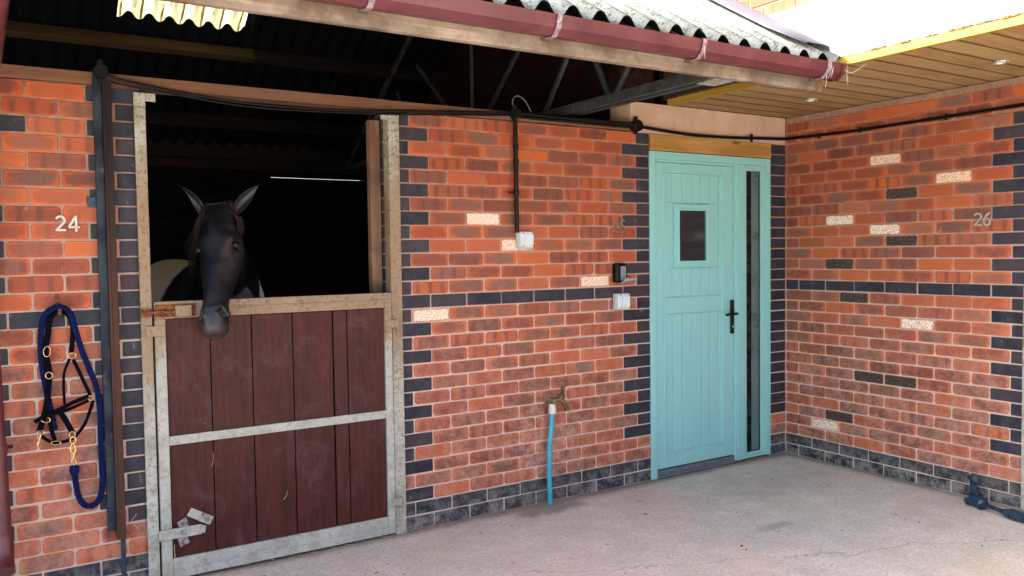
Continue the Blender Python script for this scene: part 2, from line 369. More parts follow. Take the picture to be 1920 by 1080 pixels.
def plaster():
    g = G('cream_rendered_concrete'); P = g.pos(); a = g.noise(g.map(P, (1, 1, .25)), 22, 6, .75); b = g.noise(P, 3, 5, .6)
    c = g.mix(g.step(b, .3, .7), (.42, .285, .21), (.50, .37, .28)); c = g.mix(g.step(a, .60, .72, 0., .7), c, (.20, .11, .07))
    g.set(Base_Color=c, Roughness=.9); g.bump(a, .004); return g.m
PLASTER = plaster()
def mint():
    g = G('mint_green_woodgrain_upvc'); P = g.pos(); a = g.noise(g.map(P, (120, 120, 4)), 1, 4, .6, .6)
    n = g.noise(P, 4, 4)
    g.p.inputs['Specular IOR Level'].default_value = .5
    z = g.sep(P)[2]; gr = g.noise(g.map(P, (1, 1, .5)), 40, 6, .7); cc = g.mix(n, (.215, .495, .49), (.24, .535, .535))
    cc = g.mix(g.m_('MULTIPLY', g.step(z, .30, .02, 0., .5), g.step(gr, .45, .65)), cc, (.33, .32, .26))
    g.set(Base_Color=cc, Roughness=g.step(gr, .3, .7, .3, .45)); g.bump(a, .0006); return g.m
MINT = mint()
GLASS = sheet_glass('dark_window_glass')
def blind():
    g = G('sidelight_glass'); P = g.pos(); z = g.sep(P)[2]
    n = g.noise(g.map(P, (3, 3, 12)), 1.4, 4, .6, .6)
    g.set(Base_Color=g.mix(g.step(n, .42, .62), (.004, .005, .006), (.012, .018, .020)), Roughness=.06); return g.m
SGLASS = blind()
PITCH_ = .14
def skylight_mat():
    g = G('translucent_roof_panel'); P = g.pos()
    n = g.noise(g.map(P, (6, 1, 1)), 7, 6, .7)
    x = g.sep(P)[0]; sn = g.m_('SINE', g.m_('MULTIPLY', g.m_('ADD', x, g.m_('MULTIPLY', n, .02)), 2*math.pi/PITCH_))
    cl = g.mix(g.step(n, .55, .72), (.50, .49, .36), (.14, .10, .03)); cl = g.mix(g.m_('MULTIPLY', g.step(sn, .80, 1.), g.step(n, .35, .5)), cl, (.12, .09, .03))
    tr = g.n('BsdfTranslucent', {'Color': cl})
    df = g.n('BsdfDiffuse', {'Color': (.3, .3, .25)})
    ms = g.t.nodes.new('ShaderNodeMixShader'); ms.inputs[0].default_value = .85
    g.t.links.new(df, ms.inputs[1]); g.t.links.new(tr, ms.inputs[2]); g.t.links.new(ms.outputs[0], g.out.inputs[0]); return g.m
SKYL = skylight_mat()

# ------------------------------------------------------------ the yard
mb = MB(); mb.add([(-600, -600, -.02), (600, -600, -.02), (600, 600, -.02), (-600, 600, -.02)], [(0, 1, 2, 3)])
tag(mb.build('ground', plain('far_ground', (.14, .13, .10), .95, 0, .3, .6, .01)), 'bare ground stretching away round the stable yard', 'ground', kind='structure')
mb = MB(); N = 90; vs = []; fs = []
for j in range(N+1):
    for i in range(N+1):
        x = -9+18*i/N; y = -12+12.21*j/N
        h = noise.noise(Vector((x*.9, y*.9, 0)))*.006 + noise.noise(Vector((x*5, y*5, 3)))*.0015
        vs.append((x, y, h if y < -.15 else min(h, .002)))
for j in range(N):
    for i in range(N): a = j*(N+1)+i; fs.append((a, a+1, a+N+2, a+N+1))
mb.add(vs, fs, 0, True)
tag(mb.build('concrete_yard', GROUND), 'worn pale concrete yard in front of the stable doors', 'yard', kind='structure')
mb = MB(); mb.box(-5, 1.75, .2, 3.85, -.3, .01)
tag(mb.build('stable_floor', plain('stable_floor_bedding', (.16, .12, .07), .95, 0, .3, 25, .01)), 'dim bedded floor inside the stable', 'floor', kind='structure')

# ------------------------------------------------------------ bricks
RT, BT, WT, DT = 0, 1, 2, 3
def add_bricks(data, cells, origin, sdir, ndir, plain_depth=.0):
    """cells: (s0, s1, z0, z1, type); face plane at origin, n outward"""
    o = Vector(origin); sd = Vector(sdir); nd = Vector(ndir); ud = Vector((0, 0, 1))
    V, F, A1, A2, A3 = data
    for (s0, s1, z0, z1, t) in cells:
        g = .0044 if t != BT else .0040
        cs, cz = (s0+s1)/2+random.uniform(-.0012, .0012), (z0+z1)/2+random.uniform(-.001, .001)
        hw, hh = (s1-s0)/2-g, (z1-z0)/2-g
        if hw < .01: continue
        hw += random.uniform(-.0015, .0008); hh += random.uniform(-.0012, .0008)
        rr = random.uniform(.010, .017) if t != BT else .004
        rr = min(rr, hw*.8, hh*.8)
        rnd = (random.random(), random.random(), random.random())
        dep = random.uniform(-.0015, .0022) if t != BT else random.uniform(-.001, .001)
        tilt = random.uniform(-.008, .008); tilt2 = random.uniform(-.02, .02)
        out = []
        for cx, cy, a0 in ((1, 1, 0), (-1, 1, 90), (-1, -1, 180), (1, -1, 270)):
            rc = rr*random.uniform(.7, 1.3)
            k = 4
            for i in range(k):
                a = R(a0+90*i/(k-1)); out.append((cx*(hw-rc)+rc*math.cos(a), cy*(hh-rc)+rc*math.sin(a)))
            # a point along the edge, for a slightly wavy outline
            if t != BT:
                if cx == cy: p = ((hw-rc)*random.uniform(-.5, .5)*1.0, cy*(hh+random.uniform(-.0016, .0008)))
                else: p = (cx*(hw+random.uniform(-.0015, .0006)), 0.0)
                # only append between corners in order
                nxt = {(1, 1): (random.uniform(-.4, .4)*hw, hh+random.uniform(-.0016, .0006)), (-1, 1): (-hw+random.uniform(-.0006, .0016), 0),
                       (-1, -1): (random.uniform(-.4, .4)*hw, -hh+random.uniform(-.0006, .0016)), (1, -1): (hw+random.uniform(-.0016, .0006), 0)}[(cx, cy)]
                out.append(nxt)
        b = len(V); n = len(out); ca, sa = math.cos(tilt), math.sin(tilt)
        for sc_, dd in ((0, -.010), (0, -.0025+dep), (.0028, dep)):
            for (a, c) in out:
                kx = 1-sc_/hw; kz = 1-sc_/hh
                a2, c2 = a*kx, c*kz
                a3, c3 = a2*ca-c2*sa, a2*sa+c2*ca
                V.append(o+sd*(cs+a3)+ud*(cz+c3)+nd*(dd+(tilt2*c2 if dd > -.009 else 0)))
                A1.append((a2, c2, 0)); A2.append((hw, hh, t)); A3.append(rnd)
        for q in range(2):
            for i in range(n): F.append((b+q*n+i, b+q*n+(i+1) % n, b+(q+1)*n+(i+1) % n, b+(q+1)*n+i))
        F.append(tuple(b+2*n+i for i in range(n)))
def wall_object(name, label, cat, data, mort, parent=None):
    V, F, A1, A2, A3 = data
    nb = len(V); nf = len(F)
    V = V+[Vector(v) for v in mort.v]; F = F+[[nb+i for i in q] for q in mort.f]
    me = bpy.data.meshes.new(name); me.from_pydata([tuple(v) for v in V], [], [tuple(q) for q in F])
    for nm, A in (('bu', A1), ('bs', A2), ('br', A3)):
        at = me.attributes.new(nm, 'FLOAT_VECTOR', 'POINT')
        flat = [c for a in A for c in a]+[0.]*(3*(len(V)-nb)); at.data.foreach_set('vector', flat)
    me.polygons.foreach_set('material_index', [0]*nf+[1]*(len(F)-nf))
    bm = bmesh.new(); bm.from_mesh(me); bmesh.ops.recalc_face_normals(bm, faces=bm.faces); bm.to_mesh(me); bm.free()
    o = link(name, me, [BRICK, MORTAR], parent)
    if label: tag(o, label, cat)
    return o
Bk, Hf, Cz = .225, .1125, .075
def rowz(k): return 1.2+k*Cz, 1.2+(k+1)*Cz
def new(): return ([], [], [], [], [])

# front wall between stable opening and mint door
cells = []
for k in range(-16, 14):
    z0, z1 = rowz(k); even = k % 2 == 0
    if even: ed = [i*Bk for i in range(9)]
    else: ed = [0, Hf]+[Hf+i*Bk for i in range(1, 8)]+[1.8]
    for i in range(len(ed)-1):
        first, last = i == 0, i == len(ed)-2
        t = RT
        if k <= -15 or k == 0: t = BT
        elif k >= -12 and (first or last): t = BT
        if k == -14 and i == 0: t = DT if False else BT
        if (k, i) in ((6, 2), (4, 3)): t = WT
        if k == -1 and i == 1: t = WT
        if k == 1 and i == 6: t = WT
        cells.append((ed[i], ed[i+1], z0, z1, t))
D = new(); add_bricks(D, cells, (0, 0, 0), (1, 0, 0), (0, -1, 0))
rev = []
for k in range(-16, 14):
    z0, z1 = rowz(k)
    t = BT if (k >= -12 or k <= -15) else RT
    if k % 2 == 0: rev.append((0, .215, z0, z1, t))
    else: rev += [(0, .1075, z0, z1, t), (.1075, .215, z0, z1, t)]
add_bricks(D, rev, (0, 0, 0), (0, 1, 0), (-1, 0, 0))
# the part of the same wall right of the door
strip = []
for k in range(-16, 14):
    z0, z1 = rowz(k); strip.append((2.943, 3.105, z0, z1, BT if (k >= -12 or k <= -15) else RT))
add_bricks(D, strip, (0, 0, 0), (1, 0, 0), (0, -1, 0))
mo = MB(); mo.box(.0055, 1.797, .0055, .213, 0, 2.249); mo.box(2.946, 3.108, .0055, .213, 0, 2.249)
wall_object('brick_wall', 'red and orange brick wall with dark blue quoins between the stable opening and the mint door', 'wall', D, mo)

# pier with the number 24
def pier(x0, name, label):
    cells = []
    for k in range(-16, 14):
        z0, z1 = rowz(k); even = k % 2 == 0
        ed = [0, .2445, .4595, 3*Bk, 3*Bk+Hf] if even else [0, Hf, Hf+Bk, Hf+2*Bk, 3*Bk+Hf]
        for i in range(4):
            t = RT
            if k <= -15 or k == 0: t = BT
            elif k >= -12 and i in (0, 3): t = BT
            if (k, i) in ((11, 1),): t = BT
            cells.append((ed[i], ed[i+1], z0, z1, t))
    D = new(); add_bricks(D, cells, (x0, 0, 0), (1, 0, 0), (0, -1, 0))
    rv = []
    for k in range(-16, 14):
        z0, z1 = rowz(k); rv += [(0, .1075, z0, z1, BT), (.1075, .215, z0, z1, BT)] if k % 2 else [(0, .215, z0, z1, BT)]
    add_bricks(D, rv, (x0+.7875, 0, 0), (0, 1, 0), (1, 0, 0)); add_bricks(D, rv, (x0, 0, 0), (0, 1, 0), (-1, 0, 0))
    mo = MB(); mo.box(x0+.0055, x0+.7875-.0055, .0055, .213, 0, 2.249)
    wall_object(name, label, 'pier', D, mo)
pier(-1.9875, 'brick_pier', 'red brick pier with blue quoins carrying the white number 24')
pier(-3.9875, 'brick_pier', 'red brick pier beyond the left edge of the picture')

# right wall, running towards the viewer
WX = 3.105
white2 = {(11, 3), (9, 5), (6, 2), (5, 3), (-3, 4), (-13, 1)}
dark2 = {(8, 4), (4, 4), (2, 2), (-1, 2), (-8, 3), (-8, 4), (-12, 2)}
cells = []
for k in range(-16, 16):
    z0, z1 = rowz(k); even = k % 2 == 0
    L = 1.6875
    ed = ([0, Hf]+[Hf+i*Bk for i in range(1, 8)]) if even else ([i*Bk for i in range(8)]+[L])
    if k >= 14: z1 = min(z1, 2.44)
    for i in range(len(ed)-1):
        t = RT; last = i == len(ed)-2
        if k <= -15 or k == 0: t = BT
        elif -12 <= k <= 13 and last: t = BT
        if (k, i) in white2: t = WT
        if (k, i) in dark2: t = DT
        if ed[i+1]-ed[i] < .01: continue
        cells.append((ed[i], ed[i+1], z0, z1, t))
    if k >= 14:
        for j in range(0, 14): cells.append((L+j*Bk, L+(j+1)*Bk, z0, z1, RT))
    else:
        o2 = L+1.2
        for j in range(6): cells.append((o2+j*Bk+(0 if even else 0), o2+(j+1)*Bk, z0, z1, BT if (k == 0 or k <= -15 or j == 0) else RT))
D = new(); add_bricks(D, cells, (WX, 0, 0), (0, -1, 0), (-1, 0, 0))
mo = MB(); mo.box(WX+.0055, WX+.22, -1.686, .21, 0, 2.438); mo.box(WX+.004, WX+.22, -2.886, -1.687, 2.252, 2.438); mo.box(WX+.004, WX+.22, -4.25, -2.887, 0, 2.438)
wall_object('brick_wall', 'red brick wall with scattered white and burnt black bricks carrying the number 26', 'wall', D, mo)

# upper wall above the porch beam
cells = []
for k in range(-5, 36):
    z0 = 2.815+k*Cz; z1 = z0+Cz; off = 0 if k % 2 else Hf
    for j in range(-3, 40):
        s0 = j*Bk+off-.9; s1 = s0+Bk
        if z0 < 2.8 and s0 < 0.15: continue
        if z0 > 3.9 and (s0 < -.2): pass
        cells.append((s0-1.6, s1-1.6, z0, z1, RT))
D = new(); add_bricks(D, [c for c in cells if not (c[2] < 2.8)], (2.0, 0, 0), (0, -1, 0), (-1, 0, 0))
mo = MB(); mo.box(2.004, 2.2, -7.5, 2.4, 2.818, 5.9)
wall_object('brick_wall', 'sunlit upper brick wall rising above the white beam at top right', 'wall', D, mo)

# ------------------------------------------------------------ porch canopy at the right
pc = thing('porch_canopy', 'porch canopy with boarded timber soffit and yellow timber edge above the right wall', 'canopy')
mb = MB(); y = .0
while y > -7.4:
    w_ = .145; dz = random.uniform(0, .002)
    mb.box(1.985+.012, 3.2, y-w_+.009, y-.001, 2.442+dz, 2.462); y -= w_
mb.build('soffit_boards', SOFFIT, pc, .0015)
mb = MB(); mb.box(1.955, 1.985, -7.4, -.002, 2.436, 2.476); mb.build('edge_batten', YELLOW, pc, .002)
mb = MB(); mb.box(1.972, 2.15, -7.4, -.66, 2.481, 2.815); mb.build('white_beam', WHITEPAINT, pc, .004)
mb = MB(); mb.box(1.972, 2.15, -.659, .05, 2.481, 2.80); mb.build('shaded_beam_end', plain('beam_end_shade', (.05, .03, .02), .8), pc)  # dark length added behind the white beam, shade put into its colour
# line of moss and dirt on the ledge
mb = MB()
for i in range(420):
    y = -random.random()*5.5; s_ = random.uniform(.003, .008)
    mb.obox((1.960+random.uniform(-.004, .008), y, 2.478+s_*.4), (s_, 0, 0), (0, s_*random.uniform(1, 3.5), 0), (0, 0, s_*.8))
mb.build('moss_line', plain('moss_dirt', (.10, .08, .04), .95, 0, .4, 80, .003), pc)['kind'] = 'stuff'
for (x, y) in ((2.63, -1.75), (2.64, -.585), (2.63, -2.92)):
    m_ = MB(); m_.ring((x, y, 2.438), .034, .006, 24, nrm='z')
    d_ = m_.build('downlight', plain('satin_nickel_trim', (.55, .55, .55), .3, .6, .1, 20, .0001), pc)
    m_ = MB(); m_.tube([(x, y, 2.4385), (x, y, 2.441)], .030, 20); m_.build('lens', plain('downlight_lens', (.5, .5, .48), .3, 0, .05, 20, .0001), d_)

# ------------------------------------------------------------ lintels
mb = MB(); mb.box(1.65, 3.102, .002, .21, 2.249, 2.4405)
tag(mb.build('concrete_lintel', PLASTER, None, .004), 'cream rendered concrete lintel above the mint door', 'lintel')
mb = MB(); mb.box(1.803, 2.942, -.006, .10, 2.143, 2.2465)
tag(mb.build('timber_lintel', LINTELW, None, .002), 'golden brown timber board directly over the mint door frame', 'lintel')
mb = MB(); mb.box(-5, -.0, -.006, .10, 2.252, 2.305); mb.box(0.0, 1.647, -.006, .10, 2.2535, 2.303)
tag(mb.build('wall_plate', PLATE, None, .003), 'reddish timber wall plate along the top of the stable front', 'beam')

# ------------------------------------------------------------ stable roof
rf = thing('stable_roof', 'pitched corrugated cement roof over the stables, lichen spotted', 'roof')
PITCH = .14; AMP = .027
T = .62
def roofz(y): return 2.452+T*(y+1.33) if y <= 1.3 else 2.452+T*2.63-T*(y-1.3)
def sheet(x0, x1, y0, y1, dz=0., th=.007, ph=.085, wob=0):
    n = max(2, int((x1-x0)/PITCH*12)); ny = 8; vs = []; fs = []
    for s_ in (0, 1):
        for j in range(ny+1):
            y = y0+(y1-y0)*j/ny
            for i in range(n+1):
                x = x0+(x1-x0)*i/n
                c = math.cos(2*math.pi*(x-ph)/PITCH); c = math.copysign(abs(c)**.8, c)
                z = roofz(y)+dz+AMP*c+(0 if s_ else -th)
                vs.append((x, y, z))
    W = n+1; H = (ny+1)*W
    for j in range(ny):
        for i in range(n):
            a = j*W+i; fs.append((a, a+W, a+W+1, a+1)); a += H; fs.append((a, a+1, a+W+1, a+W))
    for i in range(n):
        fs.append((i, i+1, H+i+1, H+i)); a = ny*W+i; fs.append((a, H+a, H+a+1, a+1))
    for j in range(ny):
        a = j*W; fs.append((a, H+a, H+a+W, a+W)); a = j*W+n; fs.append((a, a+W, H+a+W, H+a))
    m_ = MB(); m_.add(vs, fs, 0, True); return m_
def keep(o):
    for p in o.data.polygons: pass
    return o
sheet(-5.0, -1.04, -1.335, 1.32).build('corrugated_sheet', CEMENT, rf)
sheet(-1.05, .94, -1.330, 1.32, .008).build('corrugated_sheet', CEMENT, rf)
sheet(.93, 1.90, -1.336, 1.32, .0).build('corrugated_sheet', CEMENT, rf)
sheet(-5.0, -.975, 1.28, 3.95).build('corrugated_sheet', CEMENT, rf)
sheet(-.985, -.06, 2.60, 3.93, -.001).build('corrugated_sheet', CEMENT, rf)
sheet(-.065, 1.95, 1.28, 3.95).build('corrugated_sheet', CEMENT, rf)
sheet(-.975, -.065, 1.28, 2.66, .008, .003).build('skylight_panel', SKYL, rf)
# ridge capping
mb = MB()
for s_ in (-1, 1):
    mb.add([(x, 1.3+s_*d, 4.145-T*d+e) for x in (-5, 1.9) for d in (0, .2) for e in (0, .008)], [(0, 2, 6, 4), (1, 5, 7, 3), (2, 3, 7, 6), (0, 4, 5, 1)])
mb.build('ridge_capping', CEMENT, rf)
# verge flashing, a pale bent strip lying on the sheets
mb = MB(); vs = []
prof = [(1.685, .035), (1.70, .046), (1.86, .056), (1.895, .052), (1.905, -.02)]
ys = [-1.30+i*.26 for i in range(11)]
for j, y in enumerate(ys):
    for (x, h) in prof:
        jx = .012*math.sin(j*2.1)*0; up = .012 if j == 0 else 0
        vs.append((x+(-.004 if j == 0 else 0), y+(.02*(x-1.68)*4 if j == 0 else 0), roofz(y)+h+up+.004*math.sin(j*1.7+x*9)))
n = len(prof)
mb.add(vs, [(j*n+i, j*n+i+1, (j+1)*n+i+1, (j+1)*n+i) for j in range(len(ys)-1) for i in range(n-1)], 0, True)
fo = mb.build('verge_flashing', LEAD, rf); sd_ = fo.modifiers.new('solid', 'SOLIDIFY'); sd_.thickness = .004
# purlins; lit and shaded lengths are painted in two tones
for (y, mat_, x0) in ((2.75, PURLIN, -5), (2.7501, SHADED_PURLIN, .035), (3.45, SHADED_PURLIN, -5), (1.75, SHADED_PURLIN, -5), (-.62, SHADED_PURLIN, -5), (.1, SHADED_PURLIN, -5), (.75, SHADED_PURLIN, -5)):
    mb = MB(); z = roofz(y)-AMP-.012; x1 = .03 if mat_ is PURLIN else 1.9
    sl_ = T if y < 1.3 else -T; nrm = Vector((0, -sl_, 1)).normalized(); tn = Vector((0, 1, sl_)).normalized()
    mb.obox(Vector(((x0+x1)/2, y, z))-nrm*.05, ((x1-x0)/2, 0, 0), tn*.03, nrm*.048)
    mb.build('purlin', mat_, rf, .003)

# lattice truss
tr = thing('roof_truss', 'grey steel lattice truss carrying the canopy over the brick wall', 'truss')
for xx in (1.19, 1.26):
    mb = MB()
    mb.box(xx-.022, xx+.022, -1.18, 3.8, 2.326, 2.332); mb.box(xx-.022 if xx < 1.2 else xx+.016, xx-.016 if xx < 1.2 else xx+.022, -1.18, 3.8, 2.332, 2.378)
    mb.build('bottom_chord', STEEL, tr)
for sg in (1, -1):
    mb = MB()
    if sg == 1: a, b = (-1.18, 2.36), (1.3, roofz(1.3)-.14)
    else: a, b = (3.8, 2.40), (1.3, roofz(1.3)-.14)
    mb.tube([(1.225, a[0], a[1]), (1.225, b[0], b[1])], .032, 4, up=(1, 0, 0)); mb.build('top_chord', STEEL, tr)
web = [((1.225, 1.28, 2.34), (1.225, 1.28, 3.95)), ((1.225, 1.22, 2.35), (1.225, .40, 3.05)), ((1.225, .37, 2.34), (1.225, -.05, 2.86)),
       ((1.225, -.33, 2.34), (1.225, -.10, 2.78)), ((1.225, -.33, 2.34), (1.225, -.62, 2.68)), ((1.225, 1.34, 2.35), (1.225, 2.2, 3.05)), ((1.225, 2.25, 2.34), (1.225, 2.6, 2.9))]
for a, b in web:
    mb = MB(); mb.tube([a, b], .026, 4, up=(1, 0, 0), flat=(1.0, .5)); mb.build('web_strut', STEEL, tr)
mb = MB(); mb.box(1.20, 1.32, -1.19, -1.03, 2.318, 2.324); mb.build('end_plate', GALV2, tr)

# fascia
mb = MB()
xs = [-5+i*.35 for i in range(20)]; xs[-1] = 1.84
for i in range(1): mb.box(-5, 1.84, -1.235, -1.20, 2.308, 2.43)
fa = mb.build('fascia_board', FASCIA, None, .004); tag(fa, 'weathered pale timber fascia board under the maroon gutter', 'fascia')
mb = MB(); mb.box(1.842, 1.90, -1.232, -1.19, 2.306, 2.43)
tag(mb.build('fascia_offcut', POSTW, None, .003), 'short dark timber block butting the right end of the fascia board', 'timber block')

# gutter: squareline profile
gt = thing('gutter', 'long maroon plastic gutter hanging below the corrugated roof edge', 'gutter')
GY = -1.245
prof = [(0, .0), (0, -.058), (-.012, -.068), (-.055, -.070), (-.085, -.045), (-.098, -.004), (-.101, .004), (-.094, .006)]
def extr(prof, x0, x1, y0, z0, th=.0025):
    m_ = MB(); n = len(prof); vs = []
    for x in (x0, x1):
        for (a, b) in prof: vs.append((x, y0+a, z0+b))
    m_.add(vs, [(i, i+1, n+i+1, n+i) for i in range(n-1)]); return m_
o = extr(prof, -5.2, 1.925, GY, 2.430).build('gutter_channel', GUTTER, gt); s_ = o.modifiers.new('s', 'SOLIDIFY'); s_.thickness = .003
big = [(a*1.06-.001 if a < 0 else .001, b*1.06-.001) for a, b in prof]
m_ = extr(big, 1.905, 1.930, GY, 2.431); m_.add([(1.929, GY+a, 2.431+b) for a, b in prof], [tuple(range(len(prof)))])
m_.build('end_cap', GUTTER, gt)
BRK = plain('pale_weathered_bracket', (.24, .18, .20), .55, 0, .25, 60, .001)
first = None
for x in (.135, .925, 1.79, -.65, -1.45, -2.25, -3.05):
    if first is None:
        m_ = extr([(a*1.04-.002 if a < 0 else .0, b*1.04-.002) for a, b in prof][1:], 0, .022, GY, 2.431)
        first = m_.build('gutter_bracket', BRK, gt); s_ = first.modifiers.new('s', 'SOLIDIFY'); s_.thickness = .003; s_.offset = 1
        m2 = MB(); m2.box(-.006, .028, -1.244, -1.236, 2.352, 2.376); stp = m2.build('bracket_stem', plain('dirty_bracket_back', (.10, .07, .06), .8), first)
        first.location.x = x
    else:
        c = first.copy(); COL.objects.link(c); c.parent = gt; c.location.x = x
        c2 = stp.copy(); COL.objects.link(c2); c2.parent = c
# cobwebs on the gutter end
mb = MB()
random.seed(3)
for i in range(12):
    x = random.choice([1.79, 1.80, 1.81, 1.925, 1.93, .14, .93])+random.uniform(-.01, .012); z = 2.43-random.random()*.05
    a = Vector((x, GY-.105-random.random()*.01, z)); b = a+Vector((random.uniform(-.02, .02), random.uniform(-.005, .02), random.uniform(-.06, -.01)))
    m = (a+b)/2+Vector((0, 0, -.012)); mb.tube(smooth_path([a, m, b], 4), .0011, 4)
mb.tube(smooth_path([(1.932, -1.33, 2.42), (1.96, -1.34, 2.395), (1.99, -1.36, 2.40), (2.03, -1.40, 2.435)], 5), .0016, 4)
mb.tube(smooth_path([(1.932, -1.33, 2.41), (1.95, -1.34, 2.40), (1.975, -1.36, 2.392), (2.01, -1.40, 2.435)], 5), .001, 4)
mb.tube(smooth_path([(1.79, -1.34, 2.37), (1.792, -1.335, 2.33), (1.791, -1.33, 2.30)], 3), .0012, 4)
tag(mb.build('cobweb', plain('cobweb_silk', (.45, .43, .42), .8, 0, 0, 10, 0)), 'pale cobweb strands clinging to the gutter end', 'cobweb', kind='stuff')

# downpipe at the far left
dp = thing('downpipe', 'maroon plastic downpipe standing against the brick pier at the left edge', 'downpipe')
mb = MB(); mb.tube([(-1.828, -.09, 2.02), (-1.790, -.09, .36)], .036, 8, flat=(1, 1), up=(.38, .92, 0)); mb.build('pipe', GUTTER, dp)
mb = MB(); mb.tube([(-1.735, -1.29, 2.39), (-1.735, -1.26, 2.34), (-1.772, -.30, 2.22), (-1.81, -.10, 2.08), (-1.828, -.09, 2.0)], .036, 8, up=(1, 0, 0)); mb.build('swan_neck', GUTTER, dp)
mb = MB(); mb.tube([(-1.798, -.09, .70), (-1.799, -.09, .74)], .040, 8, up=(.38, .92, 0)); mb.build('collar', GUTTER, dp)
mb = MB(); mb.tube([(-1.762, -.06, .72), (-1.742, -.06, .72)], .007, 8); mb.build('screw', BLACKP, dp)
mb = MB(); mb.tube([(-1.790, -.09, .37), (-1.788, -.095, .31), (-1.790, -.15, .25), (-1.790, -.17, .235)], .039, 8, up=(.38, .92, 0)); mb.build('shoe', GUTTER, dp)

# ------------------------------------------------------------ stable interior
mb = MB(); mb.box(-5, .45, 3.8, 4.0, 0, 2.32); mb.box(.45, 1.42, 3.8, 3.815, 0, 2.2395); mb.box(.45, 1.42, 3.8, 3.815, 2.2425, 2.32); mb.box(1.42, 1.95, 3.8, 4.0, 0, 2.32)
bw = mb.build('block_wall', DARKBLOCK); tag(bw, 'block wall at the back inside the stable, shade put into its near-black colour', 'wall')
mb = MB()
for z in [i*.225 for i in range(1, 10)]: mb.box(-5, 1.9, 3.797, 3.8, z-.005, z+.003)
mb.build('block_joint', plain('block_joint', (.015, .015, .016), .9), bw)
mb = MB(); mb.box(-5, 1.95, 3.72, 3.79, 2.30, 2.37)
mb.box(-5, 1.95, 3.80, 3.98, 2.33, 2.56); mb.box(-5, 1.95, 3.82, 3.98, 2.55, 2.60)
tag(mb.build('rear_wall_plate', SHADED_PURLIN), 'dark horizontal timber along the back wall inside the stable', 'beam')
mb = MB(); mb.box(1.75, 1.95, .22, 3.8, 0, 3.9); mb.box(1.66, 3.3, .12, .22, 2.43, 3.4); mb.box(1.95, 2.0, .12, 3.8, 2.4, 3.6)
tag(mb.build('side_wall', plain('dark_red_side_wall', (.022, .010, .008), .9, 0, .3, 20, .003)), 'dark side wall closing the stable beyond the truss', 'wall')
mb = MB(); mb.box(1.40, 1.48, .22, 3.79, 0, 2.2)
tag(mb.build('stall_partition', DARKBLOCK), 'partition wall on the right inside the stable, shade put into its near-black colour', 'partition')
mb = MB(); mb.box(-5.1, -5.0, 0, 4, 0, 4.1)
tag(mb.build('end_wall', DARKBLOCK), 'end wall of the stable block far left', 'wall')
mb = MB(); mb.box(1.98, 3.2, 1.0, 1.1, 0, 2.44); mb.box(3.2, 3.3, -7, 1.1, 0, 2.46); mb.box(2.2, 6, -7.5, 4, 2.47, 2.49)
tag(mb.build('porch_backing_wall', DARKBLOCK), 'dark backing walls behind the mint door and right wall', 'wall')

# inner timber post on the right reveal
mb = MB(); mb.box(-.062, -.004, .12, .17, .02, 2.215); mb.box(-.03, -.004, .17, .20, .02, 2.2)
tag(mb.build('door_stop_post', POSTW, None, .003), 'rust stained timber post fixed to the right reveal of the stable opening', 'post')

# ------------------------------------------------------------ stable door frame and door
fr = thing('stable_door_frame', 'galvanised steel frame round the open top half of the stable doorway', 'door frame')
mb = MB(); mb.box(-1.234, -1.186, -.022, -.005, .0, 2.232); mb.box(-1.199, -1.186, -.005, .05, 0, 2.232)
j = mb.build('jamb', GALV, fr, .003)
mb = MB(); mb.box(-1.186, -1.142, -.012, -.006, 2.196, 2.232); mb.build('fixing_tab', GALV2, j, .001)
mb = MB(); mb.box(-.016, .046, -.022, -.005, .0, 2.232); mb.box(-.016, -.006, -.005, .05, 0, 2.232)
j = mb.build('jamb', GALV, fr, .003)
mb = MB(); mb.box(-.052, -.016, -.012, -.006, 2.200, 2.232); mb.build('fixing_tab', GALV2, j, .001)
for z in (1.095, .142):
    mb = MB(); mb.box(.004, .040, -.030, -.023, z-.03, z-.008); mb.build('hinge_lug', GALV, fr, .003)

